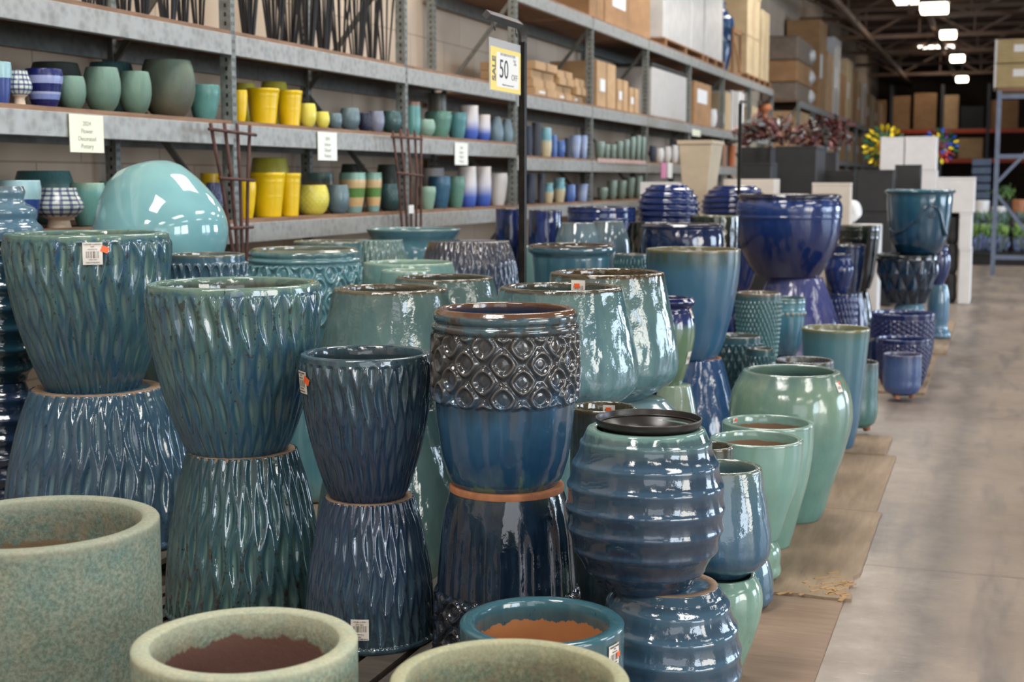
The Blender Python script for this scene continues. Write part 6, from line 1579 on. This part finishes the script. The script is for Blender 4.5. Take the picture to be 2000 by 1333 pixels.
def spinner(label, px, py, D, r, cols, hub, seed, lost=()):
    rnd = random.Random(seed); P = on_d(px, py, D)
    e = empty('wind_spinner', (P.x, P.y, 0), label, 'wind spinner')
    MB().tube([(P.x, P.y+.06, 0.001), (P.x, P.y+.06, P.z)], .012, 8).build('pole', M_POLE, e)
    MB().blob((P.x, P.y-.02, P.z), r*.30, .05, r*.30, 14, 8).build('hub', hub, e, True)
    for ring, (rr, n) in enumerate([(1.0, 22), (.72, 16), (.5, 12)]):
        for i in range(n):
            a = 2*PI*i/n+ring*.2; u = Vector((math.cos(a), 0, math.sin(a)))
            p = P+u*r*(rr-.30)+Vector((0, -.02*ring, 0))
            MB().leaf(p, P+u*r*rr+Vector((0, rnd.uniform(-.04, .04), 0)), r*.18, (0.3*math.cos(a), -1, .3)).build('petal', rnd.choice(cols), e, True)
YL = plain('yellow_petal_metal', rgb(232, 206, 40), .25, .5, var=.1); YG = plain('olive_petal_metal', rgb(150, 150, 40), .3, .5); OR_ = plain('amber_metal', rgb(206, 140, 20), .35, .5); GR = plain('green_metal', rgb(40, 96, 56), .4, .3)
BLm = plain('blue_petal_metal', rgb(40, 92, 190), .3, .3); RDm = plain('red_petal_metal', rgb(196, 60, 56), .3, .3); PUm = plain('purple_petal_metal', rgb(92, 52, 122), .3, .3); SVm = plain('silver_petal_metal', rgb(140, 130, 134), .3, .6)
spinner('yellow flower wind spinner left of the white planter stack', 1727, 286, 22.6, .36, [YL, YL, YG, YL, GR], OR_, 3)
spinner('multicoloured flower wind spinner behind the white planter stack', 1836, 285, 22.6, .30, [BLm, RDm, PUm, YL, GR, SVm, DR], DR, 4)

# plant flats at the end of the aisle
M_TRAY = plain('black_tray', rgb(18, 18, 20), .6); LG1 = plain('bedding_leaf', rgb(88, 122, 78), .6, scale=20); LG2 = plain('grey_green_leaf', rgb(96, 112, 118), .6, scale=20); LG3 = plain('bright_leaf', rgb(132, 168, 84), .6, scale=20); FLB = plain('blue_flower', rgb(96, 112, 160), .6)
def flat(label, x0, x1, y, z0, h, leaf, seed):
    rnd = random.Random(seed); e = empty('bedding_plant_tray', ((x0+x1)/2, y, z0), label, 'plant tray')
    MB().box(x0, x1, y-.28, y+.28, z0, z0+.07).build('tray', M_TRAY, e, bevel=.01)
    for m_, n in zip(leaf, (150, 110)):
        mb = MB()
        for i in range(n):
            p = Vector((rnd.uniform(x0+.03, x1-.03), rnd.uniform(y-.26, y+.26), z0+.07+rnd.uniform(0, h*.5)))
            mb.leaf(p, p+Vector((rnd.uniform(-.05, .05), rnd.uniform(-.05, .05), rnd.uniform(.03, h*.6))), .04, (rnd.uniform(-1, 1), -1, rnd.uniform(-.5, .5)))
        o = mb.build('foliage', m_, e, True); o['kind'] = 'stuff'
yb_ = 25.9
xA = on_y(1888, 500, yb_).x
thing(MB().box(xA, xA+2.2, yb_, yb_+.55, .001, .16), 'display_bench', plain('black_bench', rgb(16, 16, 18), .6), 'lowest black bench step with plant trays at the end of the aisle', 'bench')
thing(MB().box(xA, xA+2.2, yb_+.56, yb_+1.1, .001, .40), 'display_bench', plain('black_bench', rgb(16, 16, 18), .6), 'middle black bench step with plant trays', 'bench')
thing(MB().box(xA, xA+2.2, yb_+1.11, yb_+1.7, .001, .60), 'display_bench', plain('black_bench', rgb(16, 16, 18), .6), 'rear black bench step with plants and white pots', 'bench')
tn = ['left', 'middle', 'right']
for i in range(3):
    x0 = xA+.02+i*.72
    flat('%s front tray of blue-grey bedding plants' % tn[i], x0, x0+.70, yb_+.29, .161, .30, [LG2, FLB], 10+i)
    flat('%s middle tray of bright green bedding plants' % tn[i], x0, x0+.70, yb_+.84, .401, .26, [LG3, LG1], 20+i)
    flat('%s rear tray of grey-green plants' % tn[i], x0, x0+.70, yb_+1.42, .601, .28, [LG2, LG1], 30+i)
for i, (px, yt, w, zb_, prof, lb) in enumerate([(1919, 392, 28, .68, S_CYL, 'white cylinder pot among the plants, left'), (1952, 404, 30, .68, S_FLARE, 'white tapered pot among the plants, middle'), (1990, 390, 26, .68, S_FLARE, 'terracotta pot at the right edge above the plants')]):
    y_ = yb_+2.0; P = on_y(px, yt, y_); R = rad(px, w, P)
    pot('plant_pot', lb, 'plant pot', (P.x, P.y, .55), R, P.z-.55, prof, M_WHITEC if i < 2 else TERRA, q='lo', single=True)
thing(MB().box(xA, xA+2.2, yb_+1.71, yb_+2.3, .001, .549), 'display_bench', plain('black_bench', rgb(16, 16, 18), .6), 'back bench carrying the white pots', 'bench')
MBx = MB(); Pg = on_y(1922, 320, 28.9); 
e = empty('slatted_panel', (Pg.x, 28.9, 0), 'tall dark blue-grey stack of slatted crates behind the plants', 'crate stack')
A, B = on_y(1899, 308, 28.9), on_y(1936, 308, 28.9); M_CR = plain('blue_grey_crate', rgb(70, 84, 106), .5)
for i in range(12): MB().box(A.x, B.x, 28.9, 29.3, .001+i*(A.z/12), (i+1)*(A.z/12)-.03).build('crate', M_CR, e, bevel=.01)
for i, (px, w) in enumerate([(1960, .42)]): pass
foliage('leafy_shrub', 'yellow-green shrub behind the white pots at the right edge', on_d(1958, 378, 29.5), .28, .2, .22, 140, [LG3, LG1], 'plant', 9, .06)
thing(MB().box(on_d(1958, 378, 29.5).x-.2, on_d(1958, 378, 29.5).x+.2, on_d(1958, 378, 29.5).y-.2, on_d(1958, 378, 29.5).y+.2, .001, on_d(1958, 378, 29.5).z-.14), 'planter_box', M_TRAY, 'dark planter box below the yellow-green shrub', 'planter')

# right hand upright frame with crates on top
yR = 23.2; A = on_y(1943, 300, yR)
M_BLUEG = plain('blue_grey_rack_steel', rgb(112, 124, 146), .45, .3)
e = empty('pallet_rack', (A.x+.6, yR+.5, 0), 'blue-grey steel pallet rack frame at the right edge of the aisle', 'storage rack')
ztop = on_y(1945, 178, yR).z
for x in (A.x, A.x+1.9):
    for y in (yR, yR+1.0): MB().box(x, x+.07, y, y+.07, .001, ztop).build('post', M_BLUEG, e)
for z in (on_y(1960, 310, yR).z, ztop-.12, .25): MB().box(A.x+.07, A.x+1.9, yR+.01, yR+.05, z, z+.07).build('beam', M_BLUEG, e)
MB().bar((A.x+.04, yR+.03, 1.45), (A.x+.75, yR+.03, 2.25), .05).build('brace', M_BLUEG, e)
MB().bar((A.x+.04, yR+.03, 1.30), (A.x+.70, yR+.03, .45), .05).build('brace', M_BLUEG, e)
MB().box(A.x, A.x+1.97, yR, yR+1.07, ztop, ztop+.05).build('shelf_board', M_BOARD, e)
ztt = on_y(1945, 76, yR).z; hm = (ztt-ztop-.05)/2
MK = wood('kraft_crate_board', rgb(168, 148, 104), rgb(186, 166, 122), .8)
for i in range(2):
    e = empty('crated_goods', (A.x+.9, yR+.5, ztop+.05+i*hm), ['lower', 'upper'][i]+' kraft crate on the right hand rack, white label', 'crate', 'kraft crates')
    MB().box(A.x-.02, A.x+1.9, yR, yR+1.0, ztop+.052+i*hm, ztop+.05+(i+1)*hm-.012).build('body', MK, e, bevel=.01)
    MB().box(A.x+.22, A.x+.40, yR-.003, yR-.001, ztop+.05+i*hm+hm*.45, ztop+.05+i*hm+hm*.75).build('paper_label', M_LBL, e)
    MB().box(A.x-.06, A.x-.021, yR-.02, yR+1.0, ztop+.052+i*hm, ztop+.05+(i+1)*hm-.012).build('edge_protector', M_WRAP, e)

# far wall rack with orange beams
M_OR = plain('orange_beam', rgb(196, 74, 36), .5); M_DPOST = plain('dark_post', rgb(56, 56, 60), .5)
yF = 57.0; e = empty('pallet_rack', (-2.2, yF+.6, 0), 'pallet rack with orange beams against the dark far wall', 'storage rack')
zo1 = on_y(1860, 253, yF).z; zo2 = on_y(1860, 311, yF).z
xs = [on_y(px, 300, yF).x for px in (1640, 1735, 1834, 1924, 2020)]
for x in xs: MB().box(x, x+.12, yF, yF+1.1, .001, 5.2).build('post', M_DPOST, e)
for a, b_ in zip(xs[:-1], xs[1:]):
    for z in (zo1, zo2):
        MB().box(a+.12, b_, yF, yF+.08, z-.14, z).build('beam', M_OR, e); MB().box(a+.12, b_, yF+.02, yF+1.1, z, z+.03).build('shelf_board', M_BOARD, e)
for i, (pa, pb, yt, yb2, z_, m_, lb) in enumerate([(1841, 1873, 186, 250, zo1, M_CARD, 'tall tan carton on the far orange rack'), (1877, 1922, 208, 250, zo1, M_TRAY, 'dark wrapped bundle on the far orange rack'), (1872, 1920, 270, 310, zo2, M_CARD, 'amber carton on the lower orange beam'),
        (1744, 1778, 188, 250, zo1, M_CARD2, 'dim brown carton on the far rack behind the yellow spinner'), (1786, 1830, 182, 250, zo1, M_CARD2, 'dim brown carton left of the tall tan one'), (1700, 1732, 196, 250, zo1, M_CARD2, 'dim carton at the left of the far orange rack'), (1932, 1990, 196, 250, zo1, M_CARD2, 'dim carton seen through the right hand rack frame')]):
    A, B = on_y(pa, yt, yF+.1), on_y(pb, yt, yF+.1)
    carton(lb, A.x, B.x, yF+.1, yF+1.0, z_+.031, A.z, m_)
